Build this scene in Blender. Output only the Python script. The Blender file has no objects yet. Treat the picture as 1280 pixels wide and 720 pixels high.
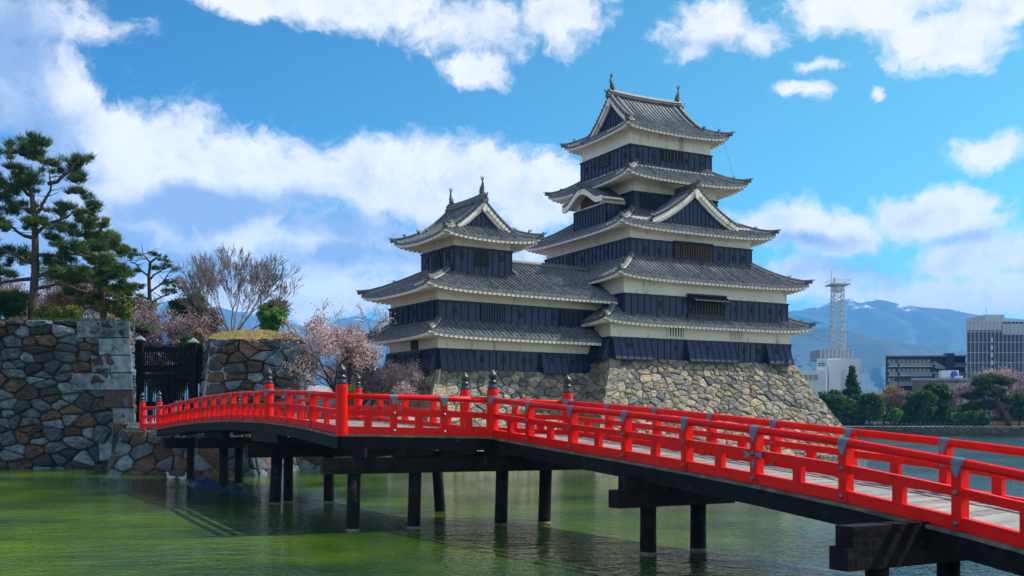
import bpy, math, random
import numpy as np
from mathutils import Vector
R = math.radians
random.seed(7); rng = np.random.default_rng(7)
scene = bpy.context.scene
COL = scene.collection

# ------------------------------------------------------------------ camera, world, sun, exposure
FPX, HZ, HC = 1310.0, 525.0, 2.95          # focal length in photo pixels, horizon row, eye height over the water
cam_d = bpy.data.cameras.new('camera'); cam = bpy.data.objects.new('camera', cam_d); COL.objects.link(cam)
cam.location = (0, 0, HC); cam.rotation_euler = (R(90), 0, 0)
cam_d.sensor_width = 36; cam_d.lens = 36*FPX/1280; cam_d.shift_y = (HZ-360)/1280
cam_d.clip_start = 0.1; cam_d.clip_end = 30000
scene.camera = cam
scene.view_settings.view_transform = 'Standard'; scene.view_settings.look = 'None'
scene.view_settings.exposure = 0.50; scene.view_settings.gamma = 1
scene.render.engine = 'CYCLES'
scene.cycles.use_denoising = True
scene.cycles.max_bounces = 6; scene.cycles.volume_bounces = 1; scene.cycles.transparent_max_bounces = 8
scene.cycles.sample_clamp_indirect = 6

SUN_EL = R(50); SUN_AZ = math.atan2(0.957, 0.275)      # azimuth from +Y clockwise: the sun stands to the right
to_sun = Vector((math.sin(SUN_AZ)*math.cos(SUN_EL), math.cos(SUN_AZ)*math.cos(SUN_EL), math.sin(SUN_EL)))
sd = bpy.data.lights.new('sun', 'SUN'); sd.energy = 4.8; sd.angle = R(0.5); sd.color = (1, .95, .86)
so = bpy.data.objects.new('sun', sd); COL.objects.link(so)
so.rotation_euler = to_sun.to_track_quat('Z', 'Y').to_euler(); so.location = (60, -15, 80)

def build_world():
    w = bpy.data.worlds.new('World'); scene.world = w; w.use_nodes = True
    nt = w.node_tree; N = nt.nodes; L = nt.links; N.clear()
    out = N.new('ShaderNodeOutputWorld'); bg = N.new('ShaderNodeBackground'); L.new(bg.outputs[0], out.inputs[0])
    bg.inputs['Strength'].default_value = 0.12
    sky = N.new('ShaderNodeTexSky'); sky.sky_type = 'NISHITA'; sky.sun_disc = False
    sky.sun_elevation = SUN_EL; sky.sun_rotation = SUN_AZ; sky.altitude = 600; sky.dust_density = .6; sky.ozone_density = 1.6
    tc = N.new('ShaderNodeTexCoord')
    def M(op, a, b=None, c=None, clamp=False):
        n = N.new('ShaderNodeMath'); n.operation = op; n.use_clamp = clamp
        for i, v in enumerate((a, b, c)):
            if v is None: continue
            if isinstance(v, (int, float)): n.inputs[i].default_value = v
            else: L.new(v, n.inputs[i])
        return n.outputs[0]
    def V(op, a, b):
        n = N.new('ShaderNodeVectorMath'); n.operation = op
        for i, v in enumerate((a, b)):
            if v is None: continue
            if isinstance(v, tuple): n.inputs[i].default_value = v
            else: L.new(v, n.inputs[i])
        return n
    sep = N.new('ShaderNodeSeparateXYZ'); L.new(tc.outputs['Generated'], sep.inputs[0])
    x, y, z = sep.outputs
    az = M('ARCTAN2', x, y); hy = M('SQRT', M('ADD', M('MULTIPLY', x, x), M('MULTIPLY', y, y)))
    te = M('DIVIDE', z, M('MAXIMUM', hy, .05))
    comb = N.new('ShaderNodeCombineXYZ'); L.new(az, comb.inputs[0]); L.new(te, comb.inputs[1])
    P0 = comb.outputs[0]
    def noise(vec, scale, detail, rough=.5, w_=0.0):
        n = N.new('ShaderNodeTexNoise'); n.noise_dimensions = '3D'
        n.inputs['Scale'].default_value = scale; n.inputs['Detail'].default_value = detail; n.inputs['Roughness'].default_value = rough
        L.new(V('ADD', vec, (w_, w_*1.7, w_*.3)).outputs[0], n.inputs['Vector']); return n
    # warp
    nw = noise(P0, 11, 8, .6, 3.1)
    wv = V('SUBTRACT', nw.outputs['Color'], (.5, .5, .5)).outputs[0]
    ws = V('MULTIPLY', wv, (.075, .055, 0)).outputs[0]
    P = V('ADD', P0, ws).outputs[0]
    def field(blobs, PP):
        acc = None
        for (px, py, rx, ry, k) in blobs:
            u = (px-640)/FPX; a_ = math.atan(u); t_ = (HZ-py)/FPX*math.cos(a_)
            d = V('SUBTRACT', PP, (a_, t_, 0)).outputs[0]
            d = V('MULTIPLY', d, (FPX/rx, FPX/ry, 0)).outputs[0]
            ln = N.new('ShaderNodeVectorMath'); ln.operation = 'LENGTH'; L.new(d, ln.inputs[0])
            f = M('MULTIPLY_ADD', ln.outputs['Value'], -k, k)
            acc = f if acc is None else M('SMOOTH_MAX', acc, f, .18)
        return acc
    big = [(60,20,130,45,1),(50,110,120,80,1.1),(110,180,130,90,1.2),(210,205,130,85,1.2),(330,225,150,75,1.2),(440,225,130,62,1.2),(560,235,130,66,1.2),(670,250,90,58,1.1),
           (250,300,190,75,1),(440,310,190,70,1),(40,270,150,130,1),(590,330,120,50,.8),
           (330,5,120,26,1),(470,10,150,40,1.1),(590,35,130,48,1.1),(690,25,90,42,1),(600,85,52,30,1),
           (890,30,85,48,1.1),(960,50,50,28,.8),(870,65,40,20,.7),(1090,10,110,42,1.1),(1180,45,70,48,1.1),(1250,5,60,32,1),
           (1003,114,40,12,1),(1022,90,36,12,.7),(1093,115,12,8,.6),(1245,190,60,26,1),(975,282,95,32,1.1),(1060,290,80,34,1),(1150,270,95,34,1.1),(1215,285,40,16,.8),
           (1230,318,95,34,1),(1130,365,120,26,.8),(1240,370,110,34,.9),(360,365,230,40,1),(100,350,180,60,1),(200,290,200,60,1),(450,380,150,26,.9),(1040,350,120,30,.8),(700,380,200,26,.5)]
    F = field(big, P)
    nA = noise(P, 10, 12, .66, 0.4); nB = noise(P, 42, 8, .66, 8.0)
    dens = M('ADD', M('MULTIPLY_ADD', nA.outputs['Fac'], 2.3, -1.16), M('MULTIPLY', F, .95))
    dens = M('ADD', dens, M('MULTIPLY_ADD', nB.outputs['Fac'], .80, -.40))
    # loose unseen clouds round the rest of the horizon, widened for neutral fill light
    nG = noise(V('MULTIPLY', P0, (1, 1.6, 0)).outputs[0], 2.6, 8, .55, 5.0)
    gen = M('MULTIPLY_ADD', nG.outputs['Fac'], 3.0, -1.32)
    side = N.new('ShaderNodeMapRange'); L.new(M('ABSOLUTE', az), side.inputs[0])
    side.inputs[1].default_value = .50; side.inputs[2].default_value = .75
    mixd = N.new('ShaderNodeMix'); L.new(side.outputs[0], mixd.inputs[0]); L.new(dens, mixd.inputs[2]); L.new(gen, mixd.inputs[3])
    dens = mixd.outputs[0]
    mr = N.new('ShaderNodeMapRange'); mr.interpolation_type = 'SMOOTHSTEP'; L.new(dens, mr.inputs[0])
    mr.inputs[1].default_value = -.04; mr.inputs[2].default_value = .55
    mask = mr.outputs[0]
    # cloud bodies turn blue-grey where they are thick and turned away from the sun
    dark = field([(270,262,210,34,1.2),(420,285,170,30,1),(20,190,110,110,1.3),(60,300,150,60,1.2),(540,300,150,28,1),(250,330,200,26,.9),(640,45,60,26,.3),(1100,330,130,18,.4),(15,50,80,90,1.1),(420,320,150,26,.8),(1000,300,90,14,.7),(1180,300,70,12,.6),(890,60,70,16,.5)], P)
    nD = noise(P, 9, 10, .66, 12.0)
    dk = M('ADD', M('MULTIPLY', dark, 1.0), M('MULTIPLY_ADD', nD.outputs['Fac'], 2.3, -1.10))
    dr = N.new('ShaderNodeMapRange'); dr.interpolation_type = 'SMOOTHSTEP'; L.new(dk, dr.inputs[0]); dr.inputs[1].default_value = -.12; dr.inputs[2].default_value = .95
    nS = noise(V('ADD', P, (.022, .016, 0)).outputs[0], 10, 8, .66, 0.4)
    rel = M('MULTIPLY_ADD', M('SUBTRACT', nS.outputs['Fac'], nA.outputs['Fac']), 3.2, .12, True)
    thick = N.new('ShaderNodeMapRange'); L.new(dens, thick.inputs[0]); thick.inputs[1].default_value = .2; thick.inputs[2].default_value = .9
    shade = M('MULTIPLY_ADD', M('MULTIPLY', rel, thick.outputs[0]), .75, dr.outputs[0], True)
    cc = N.new('ShaderNodeMix'); cc.data_type = 'RGBA'; L.new(shade, cc.inputs[0])
    cc.inputs[6].default_value = (6.8, 6.5, 6.3, 1); cc.inputs[7].default_value = (2.1, 2.75, 4.1, 1)
    tint = N.new('ShaderNodeMix'); tint.data_type = 'RGBA'; tint.blend_type = 'MULTIPLY'; tint.inputs[0].default_value = 1
    L.new(sky.outputs[0], tint.inputs[6])
    # clear sky: deeper blue to the left, more cyan towards the sun
    tr = N.new('ShaderNodeMapRange'); L.new(az, tr.inputs[0]); tr.inputs[1].default_value = -.35; tr.inputs[2].default_value = .45
    tm = N.new('ShaderNodeMix'); tm.data_type = 'RGBA'; L.new(tr.outputs[0], tm.inputs[0])
    tm.inputs[6].default_value = (.14, .49, .68, 1); tm.inputs[7].default_value = (.42, .95, .82, 1)
    L.new(tm.outputs[2], tint.inputs[7])
    mx = N.new('ShaderNodeMix'); mx.data_type = 'RGBA'; L.new(M('MULTIPLY', mask, .97), mx.inputs[0])
    L.new(tint.outputs[2], mx.inputs[6]); L.new(cc.outputs[2], mx.inputs[7])
    # brighter towards the horizon
    hz = M('MULTIPLY_ADD', M('POWER', 2.718, M('MULTIPLY', M('MAXIMUM', te, 0), -5.0)), .75, 1.0)
    sc_ = V('MULTIPLY', mx.outputs[2], None); L.new(hz, sc_.inputs[1])
    L.new(sc_.outputs[0], bg.inputs['Color'])
    w.cycles.sampling_method = 'MANUAL'; w.cycles.sample_map_resolution = 512
build_world()

# ------------------------------------------------------------------ materials
def mat(name, c1, c2=None, scale=3.0, rough=.7, bump=0.0, bscale=None, metal=0.0, spec=.5, detail=5, attr=False, stretch=(1,1,1), coat=0, dirt=None, twoside=False):
    m = bpy.data.materials.new(name); m.use_nodes = True; nt = m.node_tree; N = nt.nodes; L = nt.links
    b = N['Principled BSDF']; b.inputs['Roughness'].default_value = rough; b.inputs['Metallic'].default_value = metal
    b.inputs['Specular IOR Level'].default_value = spec
    if coat: b.inputs['Coat Weight'].default_value = coat; b.inputs['Coat Roughness'].default_value = .15
    tc = N.new('ShaderNodeTexCoord'); mp = N.new('ShaderNodeMapping'); L.new(tc.outputs['Object'], mp.inputs[0]); mp.inputs['Scale'].default_value = stretch
    no = N.new('ShaderNodeTexNoise'); no.inputs['Scale'].default_value = scale; no.inputs['Detail'].default_value = detail; no.inputs['Roughness'].default_value = .6
    L.new(mp.outputs[0], no.inputs['Vector'])
    cr = N.new('ShaderNodeMapRange'); L.new(no.outputs['Fac'], cr.inputs[0]); cr.inputs[1].default_value = .3; cr.inputs[2].default_value = .7
    mx = N.new('ShaderNodeMix'); mx.data_type = 'RGBA'; L.new(cr.outputs[0], mx.inputs[0])
    c2 = c2 or c1
    mx.inputs[6].default_value = (*c1, 1); mx.inputs[7].default_value = (*c2, 1)
    col = mx.outputs[2]
    if attr:
        at = N.new('ShaderNodeAttribute'); at.attribute_name = 'tone'
        mu = N.new('ShaderNodeMix'); mu.data_type = 'RGBA'; mu.blend_type = 'MULTIPLY'; mu.inputs[0].default_value = 1
        L.new(col, mu.inputs[6]); L.new(at.outputs['Color'], mu.inputs[7]); col = mu.outputs[2]
    if dirt:
        n2 = N.new('ShaderNodeTexNoise'); n2.inputs['Scale'].default_value = dirt[1]; n2.inputs['Detail'].default_value = 8; n2.inputs['Roughness'].default_value = .7
        L.new(mp.outputs[0], n2.inputs['Vector'])
        r2 = N.new('ShaderNodeMapRange'); L.new(n2.outputs['Fac'], r2.inputs[0]); r2.inputs[1].default_value = dirt[2]; r2.inputs[2].default_value = dirt[2]+.08
        m2 = N.new('ShaderNodeMix'); m2.data_type = 'RGBA'; L.new(r2.outputs[0], m2.inputs[0]); L.new(col, m2.inputs[6]); m2.inputs[7].default_value = (*dirt[0], 1); col = m2.outputs[2]
    L.new(col, b.inputs['Base Color'])
    if bump:
        nb = N.new('ShaderNodeTexNoise'); nb.inputs['Scale'].default_value = bscale or scale*4; nb.inputs['Detail'].default_value = 6
        L.new(mp.outputs[0], nb.inputs['Vector'])
        bp = N.new('ShaderNodeBump'); bp.inputs['Strength'].default_value = bump; bp.inputs['Distance'].default_value = .05 if not attr else .12
        L.new(nb.outputs['Fac'], bp.inputs['Height']); L.new(bp.outputs[0], b.inputs['Normal'])
    return m
def leafmat(name, c1, c2, scale=.6, trans=.35):
    m = bpy.data.materials.new(name); m.use_nodes = True; nt = m.node_tree; N = nt.nodes; L = nt.links; N.clear()
    out = N.new('ShaderNodeOutputMaterial'); ms = N.new('ShaderNodeMixShader'); ms.inputs[0].default_value = trans
    d = N.new('ShaderNodeBsdfPrincipled'); d.inputs['Roughness'].default_value = .6; d.inputs['Specular IOR Level'].default_value = .3
    t = N.new('ShaderNodeBsdfTranslucent')
    at = N.new('ShaderNodeAttribute'); at.attribute_name = 'tone'
    mx = N.new('ShaderNodeMix'); mx.data_type = 'RGBA'; L.new(at.outputs['Fac'], mx.inputs[0])
    mx.inputs[6].default_value = (*c1, 1); mx.inputs[7].default_value = (*c2, 1)
    L.new(mx.outputs[2], d.inputs['Base Color']); L.new(mx.outputs[2], t.inputs[0])
    L.new(d.outputs[0], ms.inputs[1]); L.new(t.outputs[0], ms.inputs[2]); L.new(ms.outputs[0], out.inputs[0])
    return m
MT = dict(
    tile=mat('roof_tile', (.048,.054,.070), (.19,.20,.22), 2.6, .5, .25, 9, detail=8),
    ridge=mat('ridge_tile', (.05,.053,.065), (.13,.13,.14), 2.0, .6, .2, 12),
    ridge_pale=mat('ridge_mortar', (.30,.30,.29), (.45,.44,.41), 3, .8),
    plaster=mat('white_plaster', (.80,.69,.59), (.90,.80,.69), .5, .85, .1, 20, stretch=(1,1,.22), dirt=((.40,.38,.30), 1.6, .57)),
    eave=mat('eave_plaster', (.74,.65,.56), (.84,.75,.66), 1.5, .85),
    board=mat('black_lacquer_boards', (.013,.018,.062), (.028,.035,.100), .8, .45, .08, 8, spec=.35),
    batten=mat('black_batten', (.008,.009,.022), (.014,.016,.034), 1.2, .45, spec=.35),
    dark=mat('dark_opening', (.006,.006,.008), (.010,.010,.012), 2, .8),
    brown=mat('aged_brown_wood', (.055,.025,.013), (.12,.055,.025), 4, .7, stretch=(1,1,.2)),
    bars=mat('dark_window_bars', (.03,.022,.02), (.06,.045,.04), 4, .7),
    red=mat('vermilion_paint', (.88,.008,.004), (.66,.010,.006), 2.6, .42, .06, 14, spec=.12, dirt=((.34,.02,.015), 4.0, .59)),
    strap=mat('weathered_metal_strap', (.09,.13,.19), (.16,.21,.28), 8, .5, metal=.25),
    bolt=mat('bolt_metal', (.10,.11,.13), (.16,.17,.19), 9, .45, metal=.5),
    finial=mat('black_bronze', (.02,.022,.03), (.05,.055,.065), 6, .38, metal=.3),
    deck=mat('weathered_deck_plank', (.17,.165,.16), (.30,.29,.28), 2.2, .85, .3, 12, attr=True),
    tarred=mat('dark_tarred_timber', (.003,.003,.005), (.012,.012,.015), 3, .7, .6, 7, spec=.15, dirt=((.07,.07,.065), 4.0, .63)),
    edge=mat('weathered_edge_board', (.04,.04,.03), (.20,.19,.16), 3, .85, .3, 10),
    stone=mat('castle_stone', (.50,.50,.51), (1.25,1.22,1.15), 3.4, .85, .8, 6, attr=True, detail=9, dirt=((.22,.21,.19), 1.7, .70)),
    stone_b=mat('rampart_stone', (.38,.38,.40), (1.1,1.1,1.1), 2.4, .85, .9, 5, attr=True, detail=9, dirt=((.035,.025,.022), 1.3, .58)),
    mortar=mat('dark_stone_joint', (.020,.018,.015), (.05,.045,.035), 3, .95),
    blackwood=mat('black_gate_timber', (.003,.003,.004), (.009,.008,.010), 3, .8, .2, 9, spec=.1),
    cap=mat('pale_post_cap', (.16,.21,.25), (.24,.29,.32), 5, .6),
    bark=mat('pine_bark', (.05,.032,.026), (.12,.075,.055), 5, .95, .8, 14, stretch=(1,1,.35)),
    bark_g=mat('grey_bark', (.13,.11,.11), (.26,.22,.215), 5, .95, .6, 14, stretch=(1,1,.35)),
    bark_k=mat('cherry_bark', (.018,.014,.014), (.045,.035,.035), 5, .9, .6, 14),
    pine=leafmat('pine_needles', (.016,.042,.008), (.075,.135,.022)),
    pine2=leafmat('golden_pine_needles', (.05,.09,.012), (.22,.24,.035)),
    green=leafmat('evergreen_leaves', (.010,.045,.008), (.045,.14,.015)),
    lime=leafmat('fresh_green_leaves', (.05,.14,.012), (.16,.34,.03)),
    blossom=leafmat('cherry_blossom', (.36,.22,.22), (.74,.58,.58), trans=.3),
    blossom2=leafmat('dusky_pink_buds', (.22,.11,.085), (.42,.25,.20), trans=.3),
    mauve=leafmat('mauve_blossom', (.24,.15,.17), (.48,.37,.41), trans=.3),
    tan=leafmat('tan_twigs', (.20,.12,.07), (.40,.27,.18), trans=.2),
    drygrass=mat('dry_straw_grass', (.22,.14,.055), (.40,.29,.13), 2.2, .95, 1, 12),
    grass=mat('short_grass', (.04,.07,.015), (.12,.14,.04), .8, .95, .8, 8),
    gravel=mat('pale_gravel', (.24,.23,.25), (.36,.34,.36), .8, .95, .5, 20),
    earth=mat('earth', (.06,.06,.045), (.12,.11,.08), .05, .95, .4, 3),
    path=mat('asphalt_path', (.16,.17,.20), (.24,.25,.28), .3, .9),
    bank=mat('dark_bank_wall', (.03,.035,.025), (.08,.08,.06), .8, .9, .8, 3),
    white_b=mat('white_wall_panel', (.62,.66,.72), (.72,.76,.80), .05, .7),
    grey_b=mat('grey_concrete', (.22,.24,.28), (.30,.32,.36), .2, .8),
    navy_b=mat('navy_cladding', (.018,.03,.085), (.03,.045,.11), .2, .55),
    brick_b=mat('brown_brick', (.10,.07,.07), (.16,.12,.11), .5, .85),
    rail_b=mat('balcony_glass', (.16,.20,.27), (.26,.30,.37), .3, .4),
    glass=mat('window_glass', (.02,.03,.05), (.04,.06,.09), .3, .1, spec=.9),
    net=mat('scaffold_netting', (.025,.045,.10), (.09,.12,.18), .06, .7, detail=8),
    net_pale=mat('scaffold_pole', (.42,.46,.52), (.52,.55,.60), .3, .6),
    steel=mat('galvanised_steel', (.42,.42,.42), (.58,.57,.55), .5, .5, metal=.2),
    sign_g=mat('green_sign', (.01,.16,.10)), sign_w=mat('white_sign', (.8,.8,.8)), sign_b=mat('blue_sign', (.01,.10,.55)),
    boat=mat('dark_blue_hull', (.012,.03,.09), (.035,.08,.19), 1.5, .18, spec=.8),
    duck=mat('duck_plumage', (.30,.27,.22), (.75,.72,.66), 7, .8), bill=mat('orange_bill', (.6,.25,.03)),
    car_w=mat('pale_car_paint', (.6,.65,.7), rough=.25), car_b=mat('blue_car_paint', (.05,.12,.3), rough=.25), tyre=mat('tyre_rubber', (.02,.02,.02), rough=.9),
    fence=mat('bamboo_fence', (.30,.20,.08), (.45,.32,.14), 2, .8),
    wire=mat('steel_cable', (.25,.25,.26), rough=.5),
)

# ------------------------------------------------------------------ mesh building
class MB:
    def __init__(s): s.v = []; s.f = []; s.m = []; s.c = []; s.hascol = False
    def add(s, vs, fs, m=0, c=None):
        k = len(s.v); s.v.extend([tuple(v) for v in vs])
        for f in fs: s.f.append(tuple(i+k for i in f)); s.m.append(m); s.c.append(c or (1,1,1))
        if c: s.hascol = True
    def hexa(s, p, m=0, c=None):   # p: 4 bottom ring, 4 top ring
        s.add(p, [(3,2,1,0),(4,5,6,7),(0,1,5,4),(1,2,6,5),(2,3,7,6),(3,0,4,7)], m, c)
    def box(s, x0, x1, y0, y1, z0, z1, m=0, c=None):
        s.hexa([(x0,y0,z0),(x1,y0,z0),(x1,y1,z0),(x0,y1,z0),(x0,y0,z1),(x1,y0,z1),(x1,y1,z1),(x0,y1,z1)], m, c)
    def beam(s, a, b, w, h, m=0, c=None, up=(0,0,1)):   # a,b = centre of section ends
        a = Vector(a); b = Vector(b); d = (b-a).normalized(); up = Vector(up)
        sd_ = d.cross(up)
        if sd_.length < 1e-4: sd_ = d.cross(Vector((1,0,0)))
        sd_.normalize(); u = sd_.cross(d).normalized(); x = sd_*w/2; y = u*h/2
        s.hexa([a-x-y, a+x-y, b+x-y, b-x-y, a-x+y, a+x+y, b+x+y, b-x+y], m, c)
    def tube(s, pts, rad, n=8, m=0, cap=True, c=None):
        pts = [Vector(p) for p in pts]
        if not hasattr(rad, '__len__'): rad = [rad]*len(pts)
        ring0 = len(s.v); vs = []
        ref = None
        for i, p in enumerate(pts):
            d = (pts[min(i+1, len(pts)-1)] - pts[max(i-1, 0)])
            if d.length < 1e-9: d = Vector((0,0,1))
            d.normalize()
            if ref is None:
                ref = d.orthogonal().normalized()
            ref = (ref - d*ref.dot(d))
            if ref.length < 1e-5: ref = d.orthogonal()
            ref.normalize(); b = d.cross(ref)
            for k in range(n):
                a = 2*math.pi*k/n
                vs.append(p + (ref*math.cos(a) + b*math.sin(a))*rad[i])
        fs = []
        for i in range(len(pts)-1):
            for k in range(n):
                k2 = (k+1) % n
                fs.append((i*n+k, i*n+k2, (i+1)*n+k2, (i+1)*n+k))
        if cap:
            fs.append(tuple(range(n))[::-1]); fs.append(tuple((len(pts)-1)*n+k for k in range(n)))
        s.add(vs, fs, m, c)
    def lathe(s, prof, o, n=14, m=0):    # prof [(r,z)]
        vs = []; fs = []
        for (r, z) in prof:
            for k in range(n):
                a = 2*math.pi*k/n; vs.append((o[0]+r*math.cos(a), o[1]+r*math.sin(a), o[2]+z))
        for i in range(len(prof)-1):
            for k in range(n):
                k2 = (k+1) % n; fs.append((i*n+k, i*n+k2, (i+1)*n+k2, (i+1)*n+k))
        fs.append(tuple(range(n))[::-1]); fs.append(tuple((len(prof)-1)*n+k for k in range(n)))
        s.add(vs, fs, m)
    def build(s, name, mats, parent=None, smooth=False):
        if not isinstance(mats, (list, tuple)): mats = [mats]
        me = bpy.data.meshes.new(name)
        org = parent['_org'] if parent is not None else (0,0,0)
        vv = np.array(s.v, dtype=float).reshape(-1, 3) - np.array(org, dtype=float)
        me.from_pydata(vv.tolist(), [], s.f)
        for m in mats: me.materials.append(MT[m])
        me.polygons.foreach_set('material_index', s.m)
        if s.hascol:
            at = me.attributes.new('tone', 'FLOAT_COLOR', 'FACE')
            at.data.foreach_set('color', np.array([(*c, 1) for c in s.c], dtype=np.float32).ravel())
        if smooth: me.polygons.foreach_set('use_smooth', [True]*len(s.f))
        me.update()
        o = bpy.data.objects.new(name, me); COL.objects.link(o)
        o['_org'] = tuple(org)
        if parent is not None: o.parent = parent
        return o
def npmesh(name, verts, k, mat_, tones=None, parent=None):
    """verts (M*k,3): M faces with k own corners"""
    org = np.array(parent['_org'] if parent is not None else (0,0,0), dtype=float)
    verts = np.asarray(verts, dtype=float)-org
    n = len(verts); M = n//k
    me = bpy.data.meshes.new(name)
    me.vertices.add(n); me.vertices.foreach_set('co', verts.astype(np.float32).ravel())
    me.loops.add(n); me.loops.foreach_set('vertex_index', np.arange(n, dtype=np.int32))
    me.polygons.add(M); me.polygons.foreach_set('loop_start', np.arange(0, n, k, dtype=np.int32))
    me.materials.append(MT[mat_])
    me.update(calc_edges=True); me.validate()
    if tones is not None:
        at = me.attributes.new('tone', 'FLOAT', 'FACE'); at.data.foreach_set('value', np.asarray(tones, dtype=np.float32))
    o = bpy.data.objects.new(name, me); COL.objects.link(o); o['_org'] = tuple(org)
    if parent is not None: o.parent = parent
    return o
def thing(name, label, cat, loc, group=None):
    o = bpy.data.objects.new(name, None); COL.objects.link(o); o.location = loc; o['_org'] = tuple(loc)
    o['label'] = label; o['category'] = cat
    if group: o['group'] = group
    return o
def tag(o, label, cat, group=None):
    o['label'] = label; o['category'] = cat
    if group: o['group'] = group
    return o
def struct(o): o['kind'] = 'structure'; return o
def W(px, py, Y): return Vector(((px-640)/FPX*Y, Y, HC+(HZ-py)/FPX*Y))
def X_(px, Y): return (px-640)/FPX*Y
def Z_(py, Y): return HC+(HZ-py)/FPX*Y

class Frame:
    def __init__(s, ox, oy, ca, sa): s.o = (ox, oy); s.u = (ca, sa); s.w = (-sa, ca)
    def pt(s, a, b, z): return (s.o[0]+s.u[0]*a+s.w[0]*b, s.o[1]+s.u[1]*a+s.w[1]*b, z)
    def sub(s, a, b, rot90=False):
        p = s.pt(a, b, 0)
        return Frame(p[0], p[1], *(s.w if rot90 else s.u))
class Face:
    """a wall face: O = its left end seen from outside, A along to the right, n outward (all in frame coordinates)"""
    def __init__(s, fr, O, A, L): s.fr = fr; s.O = O; s.A = A; s.n = (A[1], -A[0]); s.L = L
    def P(s, a, out, z): return s.fr.pt(s.O[0]+s.A[0]*a+s.n[0]*out, s.O[1]+s.A[1]*a+s.n[1]*out, z)
    def box(s, mb, a0, a1, o0, o1, z0, z1, m=0):
        P = s.P
        mb.hexa([P(a0,o1,z0),P(a1,o1,z0),P(a1,o0,z0),P(a0,o0,z0),P(a0,o1,z1),P(a1,o1,z1),P(a1,o0,z1),P(a0,o0,z1)], m)
def faces4(fr, s0, s1, t0, t1):
    return dict(front=Face(fr, (s0,t0), (1,0), s1-s0), right=Face(fr, (s1,t0), (0,1), t1-t0),
                back=Face(fr, (s1,t1), (-1,0), s1-s0), left=Face(fr, (s0,t1), (0,-1), t1-t0))
# ------------------------------------------------------------------ stonework
def clip_poly(poly, nx, ny, c):
    out = []
    n = len(poly)
    for i in range(n):
        p = poly[i]; q = poly[(i+1) % n]
        dp = p[0]*nx+p[1]*ny-c; dq = q[0]*nx+q[1]*ny-c
        if dp <= 0: out.append(p)
        if dp*dq < 0:
            t = dp/(dp-dq); out.append((p[0]+(q[0]-p[0])*t, p[1]+(q[1]-p[1])*t))
    return out
def stone_cells(Wd, H, cw, ch, jit, rs, mergep=.0):
    nx = max(1, round(Wd/cw)); ny = max(1, round(H/ch)); seeds = {}
    for j in range(ny):
        off = .5*(j % 2)
        for i in range(-1, nx+1):
            seeds[(i,j)] = ((i+.5+off*.8+rs.uniform(-jit, jit))*Wd/nx, (j+.5+rs.uniform(-jit, jit)*.8)*H/ny)
    # a fraction of the seeds is dropped so that some stones grow large
    keys = list(seeds)
    for k in keys:
        if rs.random() < mergep: seeds.pop(k, None)
    k_ = cw/ch
    cells = []
    for (i,j), (x, y) in seeds.items():
        poly = [(0,0),(Wd,0),(Wd,H),(0,H)]
        near = sorted(((X-x)**2+((Y-y)*k_)**2, X, Y) for (a,b), (X,Y) in seeds.items() if (a,b) != (i,j) and abs(a-i) <= 3 and abs(b-j) <= 3)[:22]
        for _, X, Y in near:
            dx, dy = X-x, (Y-y)*k_*k_
            mx_, my_ = (x+X)/2, (y+Y)/2
            poly = clip_poly(poly, dx, dy, dx*mx_+dy*my_)
            if len(poly) < 3: break
        if len(poly) >= 3:
            cells.append(poly)
    return cells
def stones_on(mb, fmap, cells, tonef, gap=.018, depth=.13, rs=random, mi=0, rough=.028, rnd=1.0):
    for poly in cells:
        n = len(poly)
        cx = sum(p[0] for p in poly)/n; cy = sum(p[1] for p in poly)/n
        area = abs(sum(poly[i][0]*poly[(i+1)%n][1]-poly[(i+1)%n][0]*poly[i][1] for i in range(n)))/2
        if area < .02: continue
        r = math.sqrt(area)/2
        # round off the corners
        pts = []
        for i in range(n):
            p = poly[i]; q = poly[(i+1) % n]
            L_ = math.hypot(q[0]-p[0], q[1]-p[1])
            if L_ < .05: pts.append(((p[0]+q[0])/2, (p[1]+q[1])/2)); continue
            e = min(.16*rnd, .05*rnd/L_)
            pts.append((p[0]+(q[0]-p[0])*e, p[1]+(q[1]-p[1])*e))
            if L_ > .5:
                wob = rs.uniform(-.035, .02); nx_, ny_ = -(q[1]-p[1])/L_, (q[0]-p[0])/L_
                pts.append(((p[0]+q[0])/2+nx_*wob, (p[1]+q[1])/2+ny_*wob))
            pts.append((p[0]+(q[0]-p[0])*(1-e), p[1]+(q[1]-p[1])*(1-e)))
        m = len(pts)
        h = depth*rs.uniform(.55, 1.25)
        tx, ty = rs.uniform(-.12, .12), rs.uniform(-.15, .10)
        vs = []
        for (f, hh) in ((1-gap/r, -.02), (1-(gap+.012)/r, h*.70), (1-(gap+.07)/r, h*.98), (.62, h*1.12), (.32, h*1.15)):
            f = max(f, .2)
            for (x, y) in pts:
                dx, dy = (x-cx)*f, (y-cy)*f
                jit = 0 if hh < 0 else rs.uniform(-rough, rough)
                vs.append(fmap(cx+dx, cy+dy, hh+jit+(tx*dx+ty*dy if hh > 0 else 0)))
        vs.append(fmap(cx, cy, h*1.15+rs.uniform(-.02, .03)))
        fs = []
        for k in range(4):
            for i in range(m):
                i2 = (i+1) % m; fs.append((k*m+i, k*m+i2, (k+1)*m+i2, (k+1)*m+i))
        for i in range(m): fs.append((4*m+i, 4*m+(i+1) % m, 5*m))
        mb.add(vs, fs, mi, tonef(cx, cy))
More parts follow.
